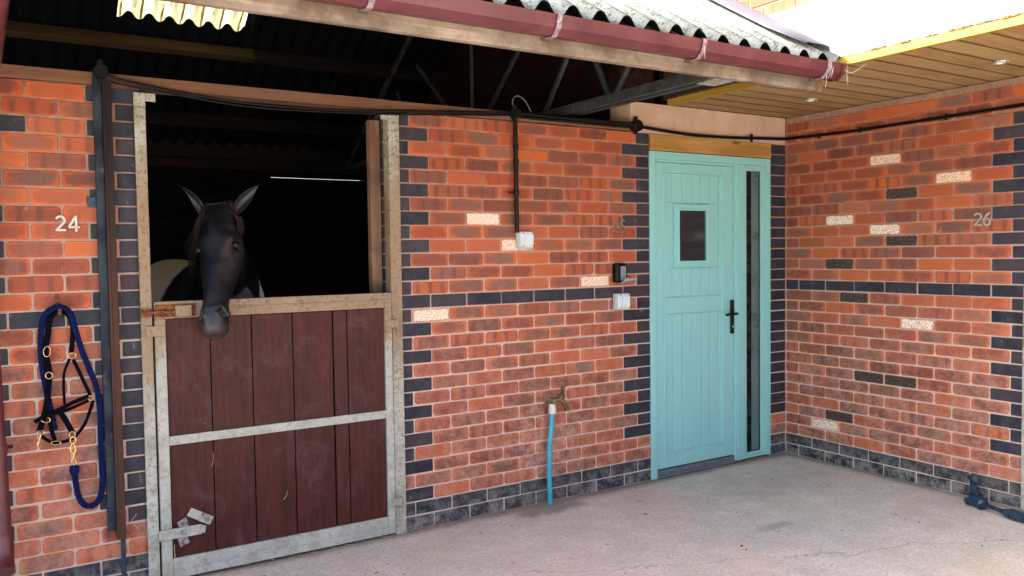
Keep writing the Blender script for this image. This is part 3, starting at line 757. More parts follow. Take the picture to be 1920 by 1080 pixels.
def make_stable_door(root):
    P_ = lambda m_, nm, mt, par=root, bv=.003: m_.build(nm, mt, par, bv)
    x0, x1, z0, z1, y0, y1 = -1.178, -.021, .014, 1.294, -.032, .006
    m_ = MB(); m_.box(x0, x0+.046, y0, y1, z0, z1-.078); P_(m_, 'frame_stile', GALV2)
    m_ = MB(); m_.box(x1-.040, x1, y0, y1, z0, z1-.078); P_(m_, 'frame_stile', GALV2)
    m_ = MB(); m_.box(x0, x1, y0, y1, z1-.0775, z1); m_.box(x0+.005, x1-.01, y0-.003, y0+.001, z1-.036, z1-.033); P_(m_, 'top_rail', GALV)
    m_ = MB(); m_.box(x0+.0465, x1-.0405, y0+.001, y1, z0, z0+.093); m_.box(x0+.047, x1-.041, y0-.003, y0+.001, z0+.04, z0+.046); P_(m_, 'bottom_rail', GALV2)
    m_ = MB(); m_.box(x0+.0465, x1-.0405, y0-.001, y0+.013, .634, .676); P_(m_, 'middle_rail', GALV2)
    # boards
    m_ = MB(); sm = [x0+.047, -.937, -.745, -.546, -.338, -.264, x1-.041]
    for i in range(6):
        g0 = .0022; a = sm[i]+g0; b = sm[i+1]-(g0 if i != 3 else .006)
        m_.box(a, b, y0+.014, y1-.002, z0+.09, z1-.08)
    m_.box(x0+.03, x1-.03, y1-.001, y1+.004, z0+.05, z1-.05)
    P_(m_, 'board_panel', MAROON)
    # top bolt with its cover plate
    m_ = MB(); m_.box(-1.176, -1.00, y0-.005, y0-.001, z1-.070, z1-.012); b_ = P_(m_, 'bolt', RUST, root, .001)
    m_ = MB(); m_.tube([(-1.225, y0-.016, z1-.046), (-1.06, y0-.016, z1-.046)], .008, 10); m_.tube([(-1.148, y0-.016, z1-.046), (-1.148, y0-.024, z1-.072)], .004, 8); m_.build('bolt_bar', RUST, b_)
    m_ = MB(); m_.box(-1.092, -1.022, y0-.024, y0-.005, z1-.068, z1-.018); P_(m_, 'bolt_cover', galv('tan_painted_cover', 1.4, (.38, .28, .18)), b_, .002)
    m_ = MB(); m_.box(-1.238, -1.190, y0-.012, y0+.008, z1-.066, z1-.030); m_.build('keeper', RUST, b_)
    # strap plate across the stile and jamb
    m_ = MB(); m_.box(-1.215, -1.134, y0-.009, y0-.001, 1.138, 1.186); P_(m_, 'strap_plate', galv('tan_strap', 1.2, (.34, .27, .19)))
    # hinge cranks on the right
    for z in (1.118, .170):
        m_ = MB(); m_.box(x1-.036, x1+.030, y0-.009, y0-.001, z-.008, z+.032); m_.box(x1-.036, x1-.004, y0-.009, y0-.001, z-.032, z-.008)
        m_.tube([(x1+.030, y0-.006, z-.022), (x1+.030, y0-.006, z+.036)], .008, 10); P_(m_, 'hinge', GALV)
    # kick latch
    m_ = MB(); m_.box(-1.19, -1.005, y0-.016, y0-.008, .205, .252); m_.tube([(-1.006, y0-.012, .2285), (-1.0, y0-.004, .2285)], .0235, 4, up=(0, 1, .9)); k_ = P_(m_, 'kick_latch', GALV2, root, .002)
    m_ = MB(); m_.obox((-1.085, y0-.004, .262), (.020, 0, .008), (0, .005, 0), (-.006, 0, .022)); m_.obox((-1.085, y0-.004, .188), (.020, 0, .008), (0, .005, 0), (-.006, 0, .022)); m_.tube([(-1.085, y0-.024, .229), (-1.085, y0-.010, .229)], .013, 14); P_(m_, 'latch_pivot', plain('grey_rusty_pivot', (.26, .24, .25), .7, .3, .4, 60), k_, .001)
    m_ = MB(); d = Vector((.0505, 0, -.030)); e = Vector((.0105, 0, .0175))
    m_.obox((-1.005, y0-.005+.012, .283), d, (0, .005, 0), e); s2_ = P_(m_, 'stop_plate', GALV2)
    m_ = MB(); m_.obox((-.985, y0+.0005, .271), (.022, 0, -.013), (0, .003, 0), (.0105, 0, .0175)); m_.build('stop_plate_inset', plain('worn_grey_plate', (.28, .30, .28), .7, .2, .3, 50), s2_)
sd1 = thing('stable_door', 'closed maroon boarded lower stable door in a galvanised frame, a horse looking over it', 'stable door')
make_stable_door(sd1); sd1['group'] = 'galvanised framed stable doors'
# second stable door, number 26, at the right edge
before = list(sd1.children)
sd2 = thing('stable_door', 'galvanised edge of the closed stable door at the far right beside the right wall', 'stable door')
for ch in before:
    if ch.name.split('.')[0] in ('bolt', 'strap_plate', 'kick_latch', 'stop_plate'): continue
    c = ch.copy(); COL.objects.link(c); c.parent = sd2
sd2.matrix_world = Matrix(((0, 1, 0, 3.122), (-1, 0, 0, -2.825), (0, 0, 1, -.012), (0, 0, 0, 1)))
sd2['group'] = 'galvanised framed stable doors'
# (x, y) -> (x' = y + c, y' = -x + c)

# ------------------------------------------------------------ steel channel and conduit left
ch = thing('steel_channel', 'dark blue and rust brown steel channel fixed upright on the pier', 'steel channel')
mb = MB(); mb.box(-1.396, -1.362, -.034, -.004, .285, 2.29)
def chmat():
    g = G('peeling_navy_paint'); P = g.pos(); n = g.noise(P, 22, 7, .75); z = g.sep(P)[2]
    c = g.mix(g.step(g.noise(P, 6, 5), .4, .65), (.004, .008, .018), (.022, .036, .048)); c = g.mix(g.step(n, .60, .68), c, (.14, .085, .06))
    g.set(Base_Color=c, Roughness=.6); g.bump(n, .003); return g.m
def chmat2():
    g = G('rust_brown_channel'); P = g.pos(); n = g.noise(g.map(P, (1, 1, .2)), 30, 7, .75); z = g.sep(P)[2]
    c = g.mix(n, (.022, .010, .008), (.075, .034, .022)); c = g.mix(g.step(z, 1.2, 2.1), c, (.008, .006, .007)); 
    g.set(Base_Color=c, Roughness=.7); g.bump(n, .003); return g.m
mb.build('navy_flange', chmat(), ch, .003)
mb = MB(); mb.box(-1.362, -1.350, -.052, -.004, .25, 2.27); mb.box(-1.350, -1.326, -.052, -.046, .25, 2.27); mb.build('brown_web', chmat2(), ch, .002)
for z in (1.74,):
    mb = MB(); mb.box(-1.43, -1.396, -.012, -.004, z-.022, z+.022); mb.tube([(-1.41, -.02, z), (-1.41, -.01, z)], .007, 8); mb.build('fixing_lug', NAVY, ch, .001)
mb = MB(); mb.tube(smooth_path([(-1.335, -.03, .30), (-1.338, -.03, .15), (-1.335, -.03, -.01)], 4), .010, 10)
mb.build('tail_pipe', NAVY, ch)

cd = thing('electric_conduit', 'black conduit running along the top of the brickwork and down to the upper switch', 'conduit')
mb = MB()
mb.tube(smooth_path([(-1.40, -.04, 2.30), (-1.36, -.05, 2.315), (-1.33, -.05, 2.283), (-1.12, -.035, 2.252), (-.9, -.03, 2.232), (-.7, -.03, 2.220), (-.4, -.03, 2.222), (-.1, -.03, 2.236), (.3, -.03, 2.262), (.763, -.03, 2.292)], 6), .0068, 10)
mb.tube(smooth_path([(-1.33, -.035, 2.262), (-1.12, -.03, 2.240), (-.7, -.025, 2.206), (-.1, -.025, 2.222), (.5, -.025, 2.262), (.763, -.025, 2.28)], 6), .005, 8)
mb.build('drooping_cable', BLACKP, cd)
mb = MB(); mb.tube([(.763, -.03, 2.292), (1.655, -.03, 2.287)], .0125, 12); mb.tube([(.763, -.03, 2.273), (1.655, -.026, 2.272)], .009, 10); mb.build('top_run', BLACKP, cd)
mb = MB(); mb.tube([(.765, -.03, 2.285), (.768, -.03, 1.61)], .0125, 12)
for z in (2.10, 2.02, 1.84): mb.tube([(.767, -.03, z-.012), (.767, -.03, z+.012)], .0165, 12)
mb.tube([(.72, -.02, 1.84), (.767, -.025, 1.84)], .006, 8); mb.build('drop_pipe', BLACKP, cd)
def jbox(x, y, z, rr, nm='junction_box', par=cd):
    m_ = MB(); m_.tube([(x, y-.034, z), (x, y-.030, z), (x, y+.02, z)], [rr*.9, rr, rr], 20)
    m_.tube([(x, y, z), (x, y, z+rr+.022)], .014, 10); m_.tube([(x, y, z), (x, y, z-rr-.014)], .014, 10); return m_.build(nm, BLACKP, par)
jbox(.764, -.028, 2.288, .025); jbox(1.662, -.03, 2.281, .037); jbox(-1.365, -.04, 2.30, .030)
mb = MB(); mb.tube(smooth_path([(1.69, -.03, 2.281), (1.9, -.025, 2.268), (2.16, -.022, 2.258), (2.5, -.022, 2.262), (2.8, -.022, 2.275), (3.06, -.022, 2.286), (3.083, -.05, 2.288), (3.083, -.5, 2.274), (3.083, -.95, 2.273), (3.083, -1.6, 2.276), (3.083, -2.8, 2.28)], 6), .0105, 10)
mb.build('right_run', BLACKP, cd)
for (x, y) in ((1.50, -.03), (2.72, -.024)):
    mb = MB(); mb.tube([(x, y, 2.245 if x > 2 else 2.262), (x, y, 2.300)], .010, 8); mb.build('saddle_clip', BLACKP, cd)
for y in (-.30, -.62, -1.2):
    mb = MB(); mb.tube([(3.083, y, 2.255), (3.083, y, 2.292)], .009, 8); mb.build('saddle_clip', BLACKP, cd)
mb = MB(); mb.tube(smooth_path([(.765, -.02, 2.30), (.755, -.02, 2.36), (.785, -.02, 2.393), (.835, -.02, 2.375), (.875, -.02, 2.32), (.90, -.01, 2.295)], 6), .004, 8); mb.build('loose_cable_loop', plain('grey_cable', (.10, .09, .085), .6), cd)

# ------------------------------------------------------------ switches, key safe
def switch(x0, x1, z0, z1, label):
    t = thing('weatherproof_switch', label, 'switch')
    m_ = MB(); m_.box(x0, x1, -.040, -.001, z0, z1); m_.build('back_box', GREYP, t, .008)
    m_ = MB(); m_.box(x0+.003, x1-.003, -.056, -.041, z0+.003, z1-.003); m_.build('cover', GREYP2, t, .007)
    w_ = x1-x0; m_ = MB(); m_.box(x0+w_*.30, x1-w_*.16, -.066, -.057, z0+w_*.16, z1-w_*.16); m_.build('rocker', GREYP2, t, .005)
    for (a, b) in ((.22, .14), (.9, .14), (.22, .86), (.9, .86)):
        m_ = MB(); m_.tube([(x0+w_*a, -.0585, z0+w_*b), (x0+w_*a, -.056, z0+w_*b)], .004, 8); m_.build('cover_screw', BLACKP, t)
    t['group'] = 'grey weatherproof switches on the brick wall'
    return t
switch(.772, .872, 1.520, 1.618, 'square grey weatherproof switch at the foot of the black drop pipe')
switch(1.486, 1.592, 1.130, 1.232, 'square grey weatherproof switch below the key safe near the mint door')
ks = thing('key_safe', 'black key safe with its grey flap hanging open beside the mint door', 'key safe')
mb = MB(); mb.box(1.482, 1.572, -.050, -.001, 1.300, 1.422); mb.build('body', BLACKP, ks, .014)
mb = MB(); mb.box(1.514, 1.556, -.053, -.0495, 1.312, 1.402); mb.build('keypad_face', plain('blue_grey_face', (.16, .20, .24), .4), ks, .002)
mb = MB(); mb.obox((1.560, -.070, 1.310), (.045, 0, .004), (0, .024, -.010), (0, .002, .005)); fl = mb.build('open_flap', plain('silver_flap', (.36, .40, .42), .4, .3), ks, .003)
mb = MB()
for i in range(4):
    for j_ in range(2): mb.obox((1.535+i*.017, -.062-j_*.016, 1.319-j_*-.004), (.005, 0, 0), (0, .005, 0), (0, 0, .003))
mb.build('keys', plain('pale_button', (.6, .62, .6), .4), fl)

# ------------------------------------------------------------ numbers
def stroke(m_, pts, o, s_, sd, nd, wd=.2, th=.006):
    sd = Vector(sd); nd = Vector(nd); up = Vector((0, 0, 1)); P_ = [Vector((a, b)) for a, b in pts]; vs = []; n = len(P_)
    for i, p in enumerate(P_):
        a = P_[max(i-1, 0)]; b = P_[min(i+1, n-1)]; t = (b-a).normalized(); q = Vector((-t.y, t.x))*wd/2
        for (e, d) in ((q, 0), (-q, 0), (-q, th), (q, th)): w2_ = p+e; vs.append(Vector(o)+sd*w2_.x*s_+up*w2_.y*s_+nd*d)
    fs = [(i*4+k, i*4+(k+1) % 4, (i+1)*4+(k+1) % 4, (i+1)*4+k) for i in range(n-1) for k in range(4)]+[(0, 1, 2, 3), tuple((n-1)*4+k for k in (3, 2, 1, 0))]
    m_.add(vs, fs)
def arc(cx, cy, r_, a0, a1, n=12, ry=None): return [(cx+r_*math.cos(R(a0+(a1-a0)*i/n)), cy+(ry or r_)*math.sin(R(a0+(a1-a0)*i/n))) for i in range(n+1)]
DIG = {'2': [arc(.32, .70, .24, 160, -35, 12)+[(.30, .30), (.10, .10)], [(.04, .08), (.62, .08)]],
       '4': [[(.46, 1.0), (.46, -.02)], [(.44, .95), (.06, .30)], [(.02, .27), (.66, .27)]],
       '5': [[(.56, .92), (.16, .92)], [(.18, .96), (.13, .52)], arc(.32, .30, .24, 140, -150, 14, .26)],
       '6': [[(.50, .94), (.30, .80), (.14, .55), (.10, .34)], arc(.33, .29, .22, 0, 360, 18, .23)]}
def number(txt, o, s_, sd, nd, mt, label, gap=.74):
    t = thing('house_number', label, 'number', group='metal stable numbers on the walls')
    for i, c in enumerate(txt):
        m_ = MB()
        for st in DIG[c]: stroke(m_, st, Vector(o)+Vector(sd)*i*gap*s_, s_, sd, nd, .13)
        m_.build('digit', mt, t, .0008)
number('24', (-1.558, -.006, 1.613), .068, (1, 0, 0), (0, -1, 0), NUMW, 'white metal number 24 on the left brick pier')
number('25', (1.482, -.004, 1.613), .080, (1, 0, 0), (0, -1, 0), NUMB, 'faint brown number 25 on the brickwork above the key safe')
number('26', (WX-.004, -1.362, 1.612), .080, (0, -1, 0), (-1, 0, 0), NUMG, 'grey metal number 26 on the right brick wall', .66)

# ------------------------------------------------------------ stand pipe and tap
tp = thing('garden_tap', 'old brass tap on a bright blue stand pipe against the brick wall', 'tap')
mb = MB(); mb.tube(smooth_path([(.967, -.045, -.01), (.962, -.045, .15), (.966, -.045, .33), (.983, -.045, .48), (.988, -.045, .555)], 6), .0155, 14); mb.build('blue_pipe', BLUEP, tp)
mb = MB(); mb.tube([(.988, -.045, .538), (.989, -.045, .548), (.989, -.045, .575), (.989, -.045, .578), (.989, -.045, .598)], [.020, .023, .023, .020, .019], 12); mb.build('white_coupling', WHITEP, tp)
mb = MB()
mb.tube([(.990, -.045, .590), (.990, -.045, .632)], [.016, .020], 10); mb.tube([(.990, .0, .612), (.990, -.07, .612)], .014, 10)
mb.tube([(.955, -.04, .635), (.975, -.045, .615)], .006, 6); mb.tube([(.94, -.04, .61), (.97, -.045, .605)], .005, 6)
mb.build('elbow', plain('limed_brass', (.24, .21, .16), .7, .5, .35, 70, .004), tp)
mb = MB()
mb.tube([(.995, -.05, .615), (1.03, -.07, .625), (1.05, -.08, .605), (1.062, -.085, .565)], [.015, .018, .014, .012], 12)
mb.tube([(1.062, -.085, .578), (1.064, -.085, .555)], .016, 10)
mb.tube([(1.032, -.07, .62), (1.042, -.068, .65), (1.046, -.068, .655), (1.052, -.066, .68)], [.017, .016, .010, .009], 10); mb.build('tap_body', OLDBRASS, tp)
mb = MB(); mb.tube([(1.052, -.066, .676), (1.056, -.065, .700)], [.012, .014], 8); mb.tube([(1.035, -.075, .690), (1.075, -.055, .694)], .006, 8); mb.build('tap_handle', OLDBRASS, tp)

# ------------------------------------------------------------ front door
dr = thing('front_door', 'mint green boarded front door with small square window, black handle and glazed sidelight', 'door')
YF = -.002
mb = MB()
mb.box(1.800, 1.852, YF, .08, .0, 2.139); mb.build('frame_jamb', MINT, dr, .004)
mb = MB(); mb.box(2.892, 2.942, YF, .08, .012, 2.139); mb.build('frame_jamb', MINT, dr, .004)
mb = MB(); mb.box(1.8525, 2.8915, YF, .08, 2.088, 2.139); mb.box(1.8525, 2.572, YF+.006, .05, 2.072, 2.0875); mb.build('frame_head', MINT, dr, .003)
mb = MB(); mb.box(2.574, 2.664, YF, .08, .012, 2.0875); mb.box(2.600, 2.612, YF-.004, YF+.001, .014, 2.086); mb.build('mullion', MINT, dr, .004)
mb = MB(); mb.box(1.853, 2.573, YF+.004, .10, .004, .050); mb.box(1.853, 2.573, YF-.012, .0, .004, .022); mb.build('threshold', plain('grey_threshold', (.12, .13, .15), .5), dr, .003)
lf = thing('door_leaf', None, None); lf.parent = dr
def rectframe(m_, x0, x1, z0, z1, w_, y0, y1):
    m_.box(x0, x0+w_, y0, y1, z0, z1); m_.box(x1-w_, x1, y0, y1, z0, z1); m_.box(x0+w_, x1-w_, y0, y1, z1-w_, z1); m_.box(x0+w_, x1-w_, y0, y1, z0, z0+w_)
COL.objects.unlink(lf); bpy.data.objects.remove(lf)
YL = .012
mb = MB()
X0, X1, Z0, Z1 = 1.856, 2.571, .056, 2.070
mb.box(X0, 1.925, YL, .05, Z0, Z1); mb.box(2.477, X1, YL, .05, Z0, Z1); mb.box(1.925, 2.477, YL, .05, 2.004, Z1); mb.box(1.925, 2.477, YL, .05, Z0, .147)
mb.box(1.92, 2.48, YL+.014, .05, .14, 2.01)
# grooved boards
ed = [1.945, 2.009, 2.101, 2.187, 2.274, 2.355, 2.441, 2.462]
def boards(z0, z1, sel=None):
    e = [1.928]+ed[1:-1]+[2.474]
    for i in range(len(e)-1):
        if sel and i not in sel: continue
        mb.box(e[i]+.0035, e[i+1]-.0035, YL+.007, YL+.02, z0, z1)
boards(1.19, 1.376); boards(1.81, 1.998); boards(1.376, 1.81, (0, 5)); boards(1.376, 1.81, (6,))
boards(.153, 1.072)
mb.box(1.930, 2.472, YL+.005, YL+.02, 1.078, 1.184)
leaf = mb.build('door_leaf', MINT, dr, .0035)
mb = MB(); rectframe(mb, 1.925, 2.477, .147, 2.004, .012, YL-.005, YL+.009); mb.build('panel_bead', MINT, leaf, .004)
wf = MB(); rectframe(wf, 2.022, 2.357, 1.382, 1.804, .040, YL-.004, YL+.02); wfo = wf.build('window_frame', MINT, leaf, .003)
wf = MB(); rectframe(wf, 2.054, 2.325, 1.414, 1.772, .012, YL-.010, YL+.002); wf.build('glazing_bead', MINT, wfo, .004)
mb = MB(); mb.box(2.066, 2.310, YL+.006, YL+.010, 1.424, 1.762); mb.build('window_pane', GLASS, wfo)
mb = MB(); mb.box(2.535, 2.567, YL-.016, YL-.001, .912, 1.148); h_ = mb.build('handle_plate', BLACKP, leaf, .012)
mb = MB(); mb.tube([(2.551, YL-.01, 1.052), (2.551, YL-.050, 1.052)], .009, 10); mb.tube(smooth_path([(2.560, YL-.052, 1.054), (2.53, YL-.054, 1.053), (2.47, YL-.052, 1.050), (2.452, YL-.050, 1.048)], 4), .0085, 10); mb.build('lever', BLACKP, h_)
mb = MB(); mb.tube([(2.551, YL-.020, .965), (2.551, YL-.010, .965)], .008, 12); mb.box(2.549, 2.553, YL-.034, YL-.02, .950, .966); mb.build('lock_cylinder', plain('chrome', (.6, .6, .62), .2, 1.), h_)
sg = MB(); rectframe(sg, 2.6645, 2.8915, .0125, 2.087, .022, YF+.004, .05); sgo = sg.build('sidelight_frame', MINT, dr, .004)
sg = MB(); rectframe(sg, 2.6865, 2.8695, .0345, 2.065, .018, YF+.010, .05); sg.build('sidelight_bead', MINT, sgo, .004)
mb = MB(); mb.box(2.762, 2.835, .0165, .0195, .06, 2.045); mb.build('blind_strip', plain('teal_grey_blind', (.085, .14, .145), .3, 0, .12, 3, .0002), sgo)
mb = MB(); mb.box(2.704, 2.852, .020, .024, .05, 2.05); mb.build('sidelight_pane', SGLASS, sgo)

# ------------------------------------------------------------ hook, halter, rope
mb = MB(); mb.box(-1.566, -1.550, -.010, -.003, 1.285, 1.345)
mb.tube(smooth_path([(-1.558, -.008, 1.30), (-1.557, -.03, 1.28), (-1.556, -.06, 1.262), (-1.555, -.085, 1.268), (-1.555, -.092, 1.285)], 5), .007, 10)
tag(mb.build('wall_hook', RUST, None, .001), 'rusty iron hook above the hanging head collar', 'hook')
hl = thing('head_collar', 'navy webbing head collar with brass buckles hanging from the wall hook', 'head collar')
def P3(pts, y=-.035, y2=None):
    n = len(pts); return [(p[0], y if y2 is None else y+(y2-y)*i/(n-1), p[1]) for i, p in enumerate(pts)]
headL = [(-1.572, 1.268), (-1.592, 1.238), (-1.600, 1.175), (-1.612, 1.104), (-1.604, 1.049), (-1.6, 1.003), (-1.608, .931), (-1.616, .869), (-1.645, .764)]
headR = [(-1.572, 1.268), (-1.555, 1.275), (-1.535, 1.268), (-1.513, 1.240), (-1.506, 1.196), (-1.51, 1.142), (-1.515, 1.092)]
s1 = [(-1.522, 1.065), (-1.544, 1.007), (-1.548, .944), (-1.547, .87)]; s2 = [(-1.508, 1.061), (-1.482, .993), (-1.448, .901)]
nose = [(-1.456, .899), (-1.51, .88), (-1.559, .858), (-1.639, .824), (-1.661, .809)]; nose2 = [(-1.457, .882), (-1.551, .846), (-1.635, .83)]
throat = [(-1.438, .877), (-1.455, .823), (-1.481, .766), (-1.527, .719), (-1.588, .712), (-1.619, .728), (-1.643, .754)]
chin = [(-1.567, .845), (-1.543, .797), (-1.522, .746)]; low = [(-1.606, .831), (-1.601, .776), (-1.589, .72)]
for pts, w_, y in ((headL, .024, -.040), (headR, .020, -.046), (s1, .011, -.032), (s2, .015, -.036), (nose, .017, -.050), (nose2, .014, -.058), (chin, .023, -.040), (low, .017, -.032)):
    mb = MB(); mb.strap(P3(pts, y), w_, .005); mb.build('strap', WEB, hl)
mb = MB(); mb.tube(smooth_path(P3(throat, -.04), 5), .007, 8); mb.build('throat_lash', WEB, hl)
for (c, Rr, sx, sz, rot) in (((-1.513, 1.08), .017, 1.0, .8, 0), ((-1.448, .889), .012, 1, 1, .5), ((-1.523, .739), .014, .9, 1.1, 0), ((-1.602, 1.002), .016, .9, 1., .2), ((-1.606, 1.104), .02, .75, 1.25, -.1), ((-1.585, .712), .016, 1.3, .5, -.1), ((-1.62, .815), .016, 1.2, .8, -.3), ((-1.640, .763), .013, 1.2, .7, -.2)):
    mb = MB(); mb.ring((c[0], -.048, c[1]), Rr*.88, .0022, 20, sx, sz, 'y', rot); mb.build('brass_ring', BRASS, hl)
mb = MB(); mb.tube([(-1.640, -.05, .755), (-1.654, -.055, .712)], [.005, .006], 8); mb.tube([(-1.650, -.055, .735), (-1.640, -.06, .735)], .004, 6); mb.build('trigger_clip', BRASS, hl)
lr = thing('lead_rope', 'thick twisted navy lead rope looped over the hook and hanging in a U', 'lead rope')
rope = [(-1.586, .765), (-1.599, .849), (-1.617, .969), (-1.627, 1.069), (-1.626, 1.168), (-1.616, 1.239), (-1.593, 1.278), (-1.553, 1.292), (-1.514, 1.263), (-1.496, 1.187), (-1.475, 1.102), (-1.445, 1.008), (-1.422, .931), (-1.411, .827), (-1.412, .715), (-1.412, .602), (-1.41, .527), (-1.421, .453), (-1.447, .415), (-1.484, .422), (-1.507, .468), (-1.517, .544), (-1.519, .59)]
ys = [-.022]*4+[-.03, -.045, -.062, -.066, -.062, -.045, -.035]+[-.03]*12
path = smooth_path([(p[0], y, p[1]) for p, y in zip(rope, ys)], 14)
L = 0; prev = path[0]; mb = MB(); st = [[], [], []]
for i, p in enumerate(path):
    L += (p-prev).length; prev = p
    t = (path[min(i+1, len(path)-1)]-path[max(i-1, 0)]).normalized(); b = t.cross(Vector((0, 1, 0))).normalized(); a = b.cross(t)
    for k in range(3):
        th = L*2*math.pi/.052+k*2.094; st[k].append(p+(b*math.cos(th)+a*math.sin(th))*.0062)
for k in range(3): mb.tube(st[k], .0070, 8)
mb.build('twisted_rope', ROPE, lr)
mb = MB(); mb.tube([(-1.519, -.032, .600), (-1.518, -.032, .565)], [.014, .017], 12); mb.tube([(-1.537, -.032, .588), (-1.500, -.032, .584)], .013, 10); mb.build('rope_binding', ROPE, lr)
mb = MB(); mb.ring((-1.521, -.05, .715), .011, .003, 16, 1, 1.3); mb.tube(smooth_path([(-1.521, -.05, .70), (-1.513, -.05, .675), (-1.519, -.05, .655), (-1.524, -.05, .635)], 4), [.004]*13, 8)
mb.tube(smooth_path([(-1.527, -.05, .70), (-1.532, -.05, .675), (-1.524, -.05, .655)], 4), .003, 8); mb.ring((-1.521, -.045, .620), .011, .003, 16, .8, 1.2); mb.build('snap_hook', BRASS, lr)

# ------------------------------------------------------------ pipe fitting at the foot of the right wall
ft = thing('drain_fitting', 'dark blue iron elbow and bar lying at the foot of the right wall', 'pipe fitting')
mb = MB()
mb.tube(smooth_path([(3.04, -1.405, .135), (3.03, -1.415, .115), (2.985, -1.44, .075), (2.95, -1.46, .045)], 5), .021, 12)
mb.tube([(3.05, -1.385, .135), (3.02, -1.43, .14)], .018, 10); mb.tube([(2.97, -1.41, .020), (2.93, -1.44, .018)], [.018, .014], 8)
mb.build('elbow', NAVY, ft)
mb = MB(); mb.tube([(2.95, -1.45, .035), (2.935, -1.49, .035), (2.93, -1.50, .035), (2.925, -1.53, .033), (2.92, -1.54, .03)], [.030, .036, .030, .038, .022], 14); mb.build('flange', NAVY, ft)
mb = MB(); mb.tube([(2.92, -1.53, .035), (2.90, -1.63, .03), (2.885, -1.68, .03)], [.018, .015, .02], 8, flat=(1, .8)); mb.tube([(2.885, -1.67, .03), (2.88, -1.72, .03), (2.87, -1.80, .03)], [.022, .032, .026], 12); mb.build('bar', NAVY, ft)

# ------------------------------------------------------------ straw and crumbs
random.seed(11)
mb = MB()
for i in range(70):
    x = random.uniform(-1.15, .05) if i < 55 else random.uniform(-.8, 2.8); y = random.uniform(-.10, -.03) if i < 45 else random.uniform(-1.6, -.1)
    a = random.uniform(0, 6.3); l = random.uniform(.015, .05)
    mb.tube([(x, y, .010), (x+l*math.cos(a), y+l*math.sin(a), .011+random.random()*.006)], .0011, 4)
tag(mb.build('straw', plain('straw', (.50, .38, .18), .8, 0, .2, 30, 0)), 'loose wisps of straw on the concrete by the stable door', 'straw', kind='stuff')
mb = MB()
for (a, b) in (((-.945, .58), (-.952, .515)), ((-1.125, .18), (-1.14, .07)), ((-1.13, .17), (-1.125, .07)), ((-1.36, .36), (-1.27, .28)), ((-1.28, .35), (-1.36, .27)), ((-.62, .30), (-.60, .34))):
    mb.tube([(a[0], -.045, a[1]), ((a[0]+b[0])/2+.004, -.052, (a[1]+b[1])/2), (b[0], -.045, b[1])], .0011, 4)
tag(mb.build('straw_wisps', plain('straw_stalk', (.50, .38, .18), .8, 0, .2, 30, 0)), 'single straw stalks caught on the stable door and channel', 'straw', kind='stuff')

mb = MB()
for i in range(46):
    x = random.uniform(-.6, 3.0); y = random.uniform(-2.0, -.04) if i % 2 else random.uniform(-.10, -.02); a = random.uniform(0, 6.3); l = random.uniform(.004, .013)
    c = Vector((x, y, .012)); p = Vector((math.cos(a), math.sin(a), 0))*l; q = Vector((-math.sin(a), math.cos(a), 0))*l*.45
    mb.add([c-p, c+q+Vector((0, 0, l*.4)), c+p, c-q], [(0, 1, 2, 3)])
tag(mb.build('leaf_litter', plain('dry_leaf_scraps', (.09, .055, .03), .9, 0, .4, 50, .001)), 'small dark leaf scraps scattered over the concrete', 'leaf litter', kind='stuff')

# ------------------------------------------------------------ the horse
def coat(P0, A, Cc, Bn, HS=.90):
    g = G('horse_coat'); P = g.pos(); n = g.noise(P, 9, 5, .6, .3); n2 = g.noise(g.map(P, (1, 1, .3)), 240, 3, .6)
    c = g.mix(g.step(n, .3, .7), (.0035, .0042, .0075), (.009, .010, .015))
    X = g.sep(P)
    def ball(cx, cy, cz, sx, sy, sz, a, b, w_=.25):
        v = g.n('VectorMath', {0: g.n('VectorMath', {0: P, 1: (cx, cy, cz)}, operation='SUBTRACT'), 1: (1/sx, 1/sy, 1/sz)}, operation='MULTIPLY')
        l = g.t.nodes.new('ShaderNodeVectorMath'); l.operation = 'LENGTH'; g.put(l.inputs[0], v)
        return g.step(g.m_('ADD', l.outputs['Value'], g.m_('MULTIPLY', g.m_('SUBTRACT', n, .5), w_)), b, a)
    rump = ball(-.84, 1.85, 1.38, .50, .80, .42, .85, .93)
    hole = ball(-.78, 1.45, 1.12, .17, .42, .25, .9, 1.0)
    wht = g.m_('MULTIPLY', rump, g.m_('SUBTRACT', 1., hole))
    c = g.mix(wht, c, (.40, .34, .30))
    sh = ball(-.46, .80, 1.27, .075, .25, .10, .85, .95); c = g.mix(sh, c, (.60, .60, .58))
    for s_ in (-1, 1):
        q = P0+A*HS*.625+Cc*s_*.058-Bn*.035; nb = ball(q.x, q.y, q.z, .018, .03, .020, .7, 1.05, .1); c = g.mix(nb, c, (.001, .001, .001))
    star = ball(-.912, .035, 1.655, .009, .03, .014, .2, 1.1, 1.); c = g.mix(star, c, (.42, .42, .46))
    muz = g.m_('MULTIPLY', g.step(X[2], 1.21, 1.15), g.step(X[1], .1, .0)); c = g.mix(g.m_('MULTIPLY', muz, .5), c, (.055, .045, .042))
    c = g.mix(g.step(n2, .45, .8, 0., .2), c, (.03, .028, .034))
    g.set(Base_Color=c, Roughness=g.step(n, .3, .7, .34, .5))
    g.p.inputs['Specular IOR Level'].default_value = .45
    g.bump(n2, .0012, .6); return g.m
def se(c, e): return math.copysign(abs(c)**e, c)
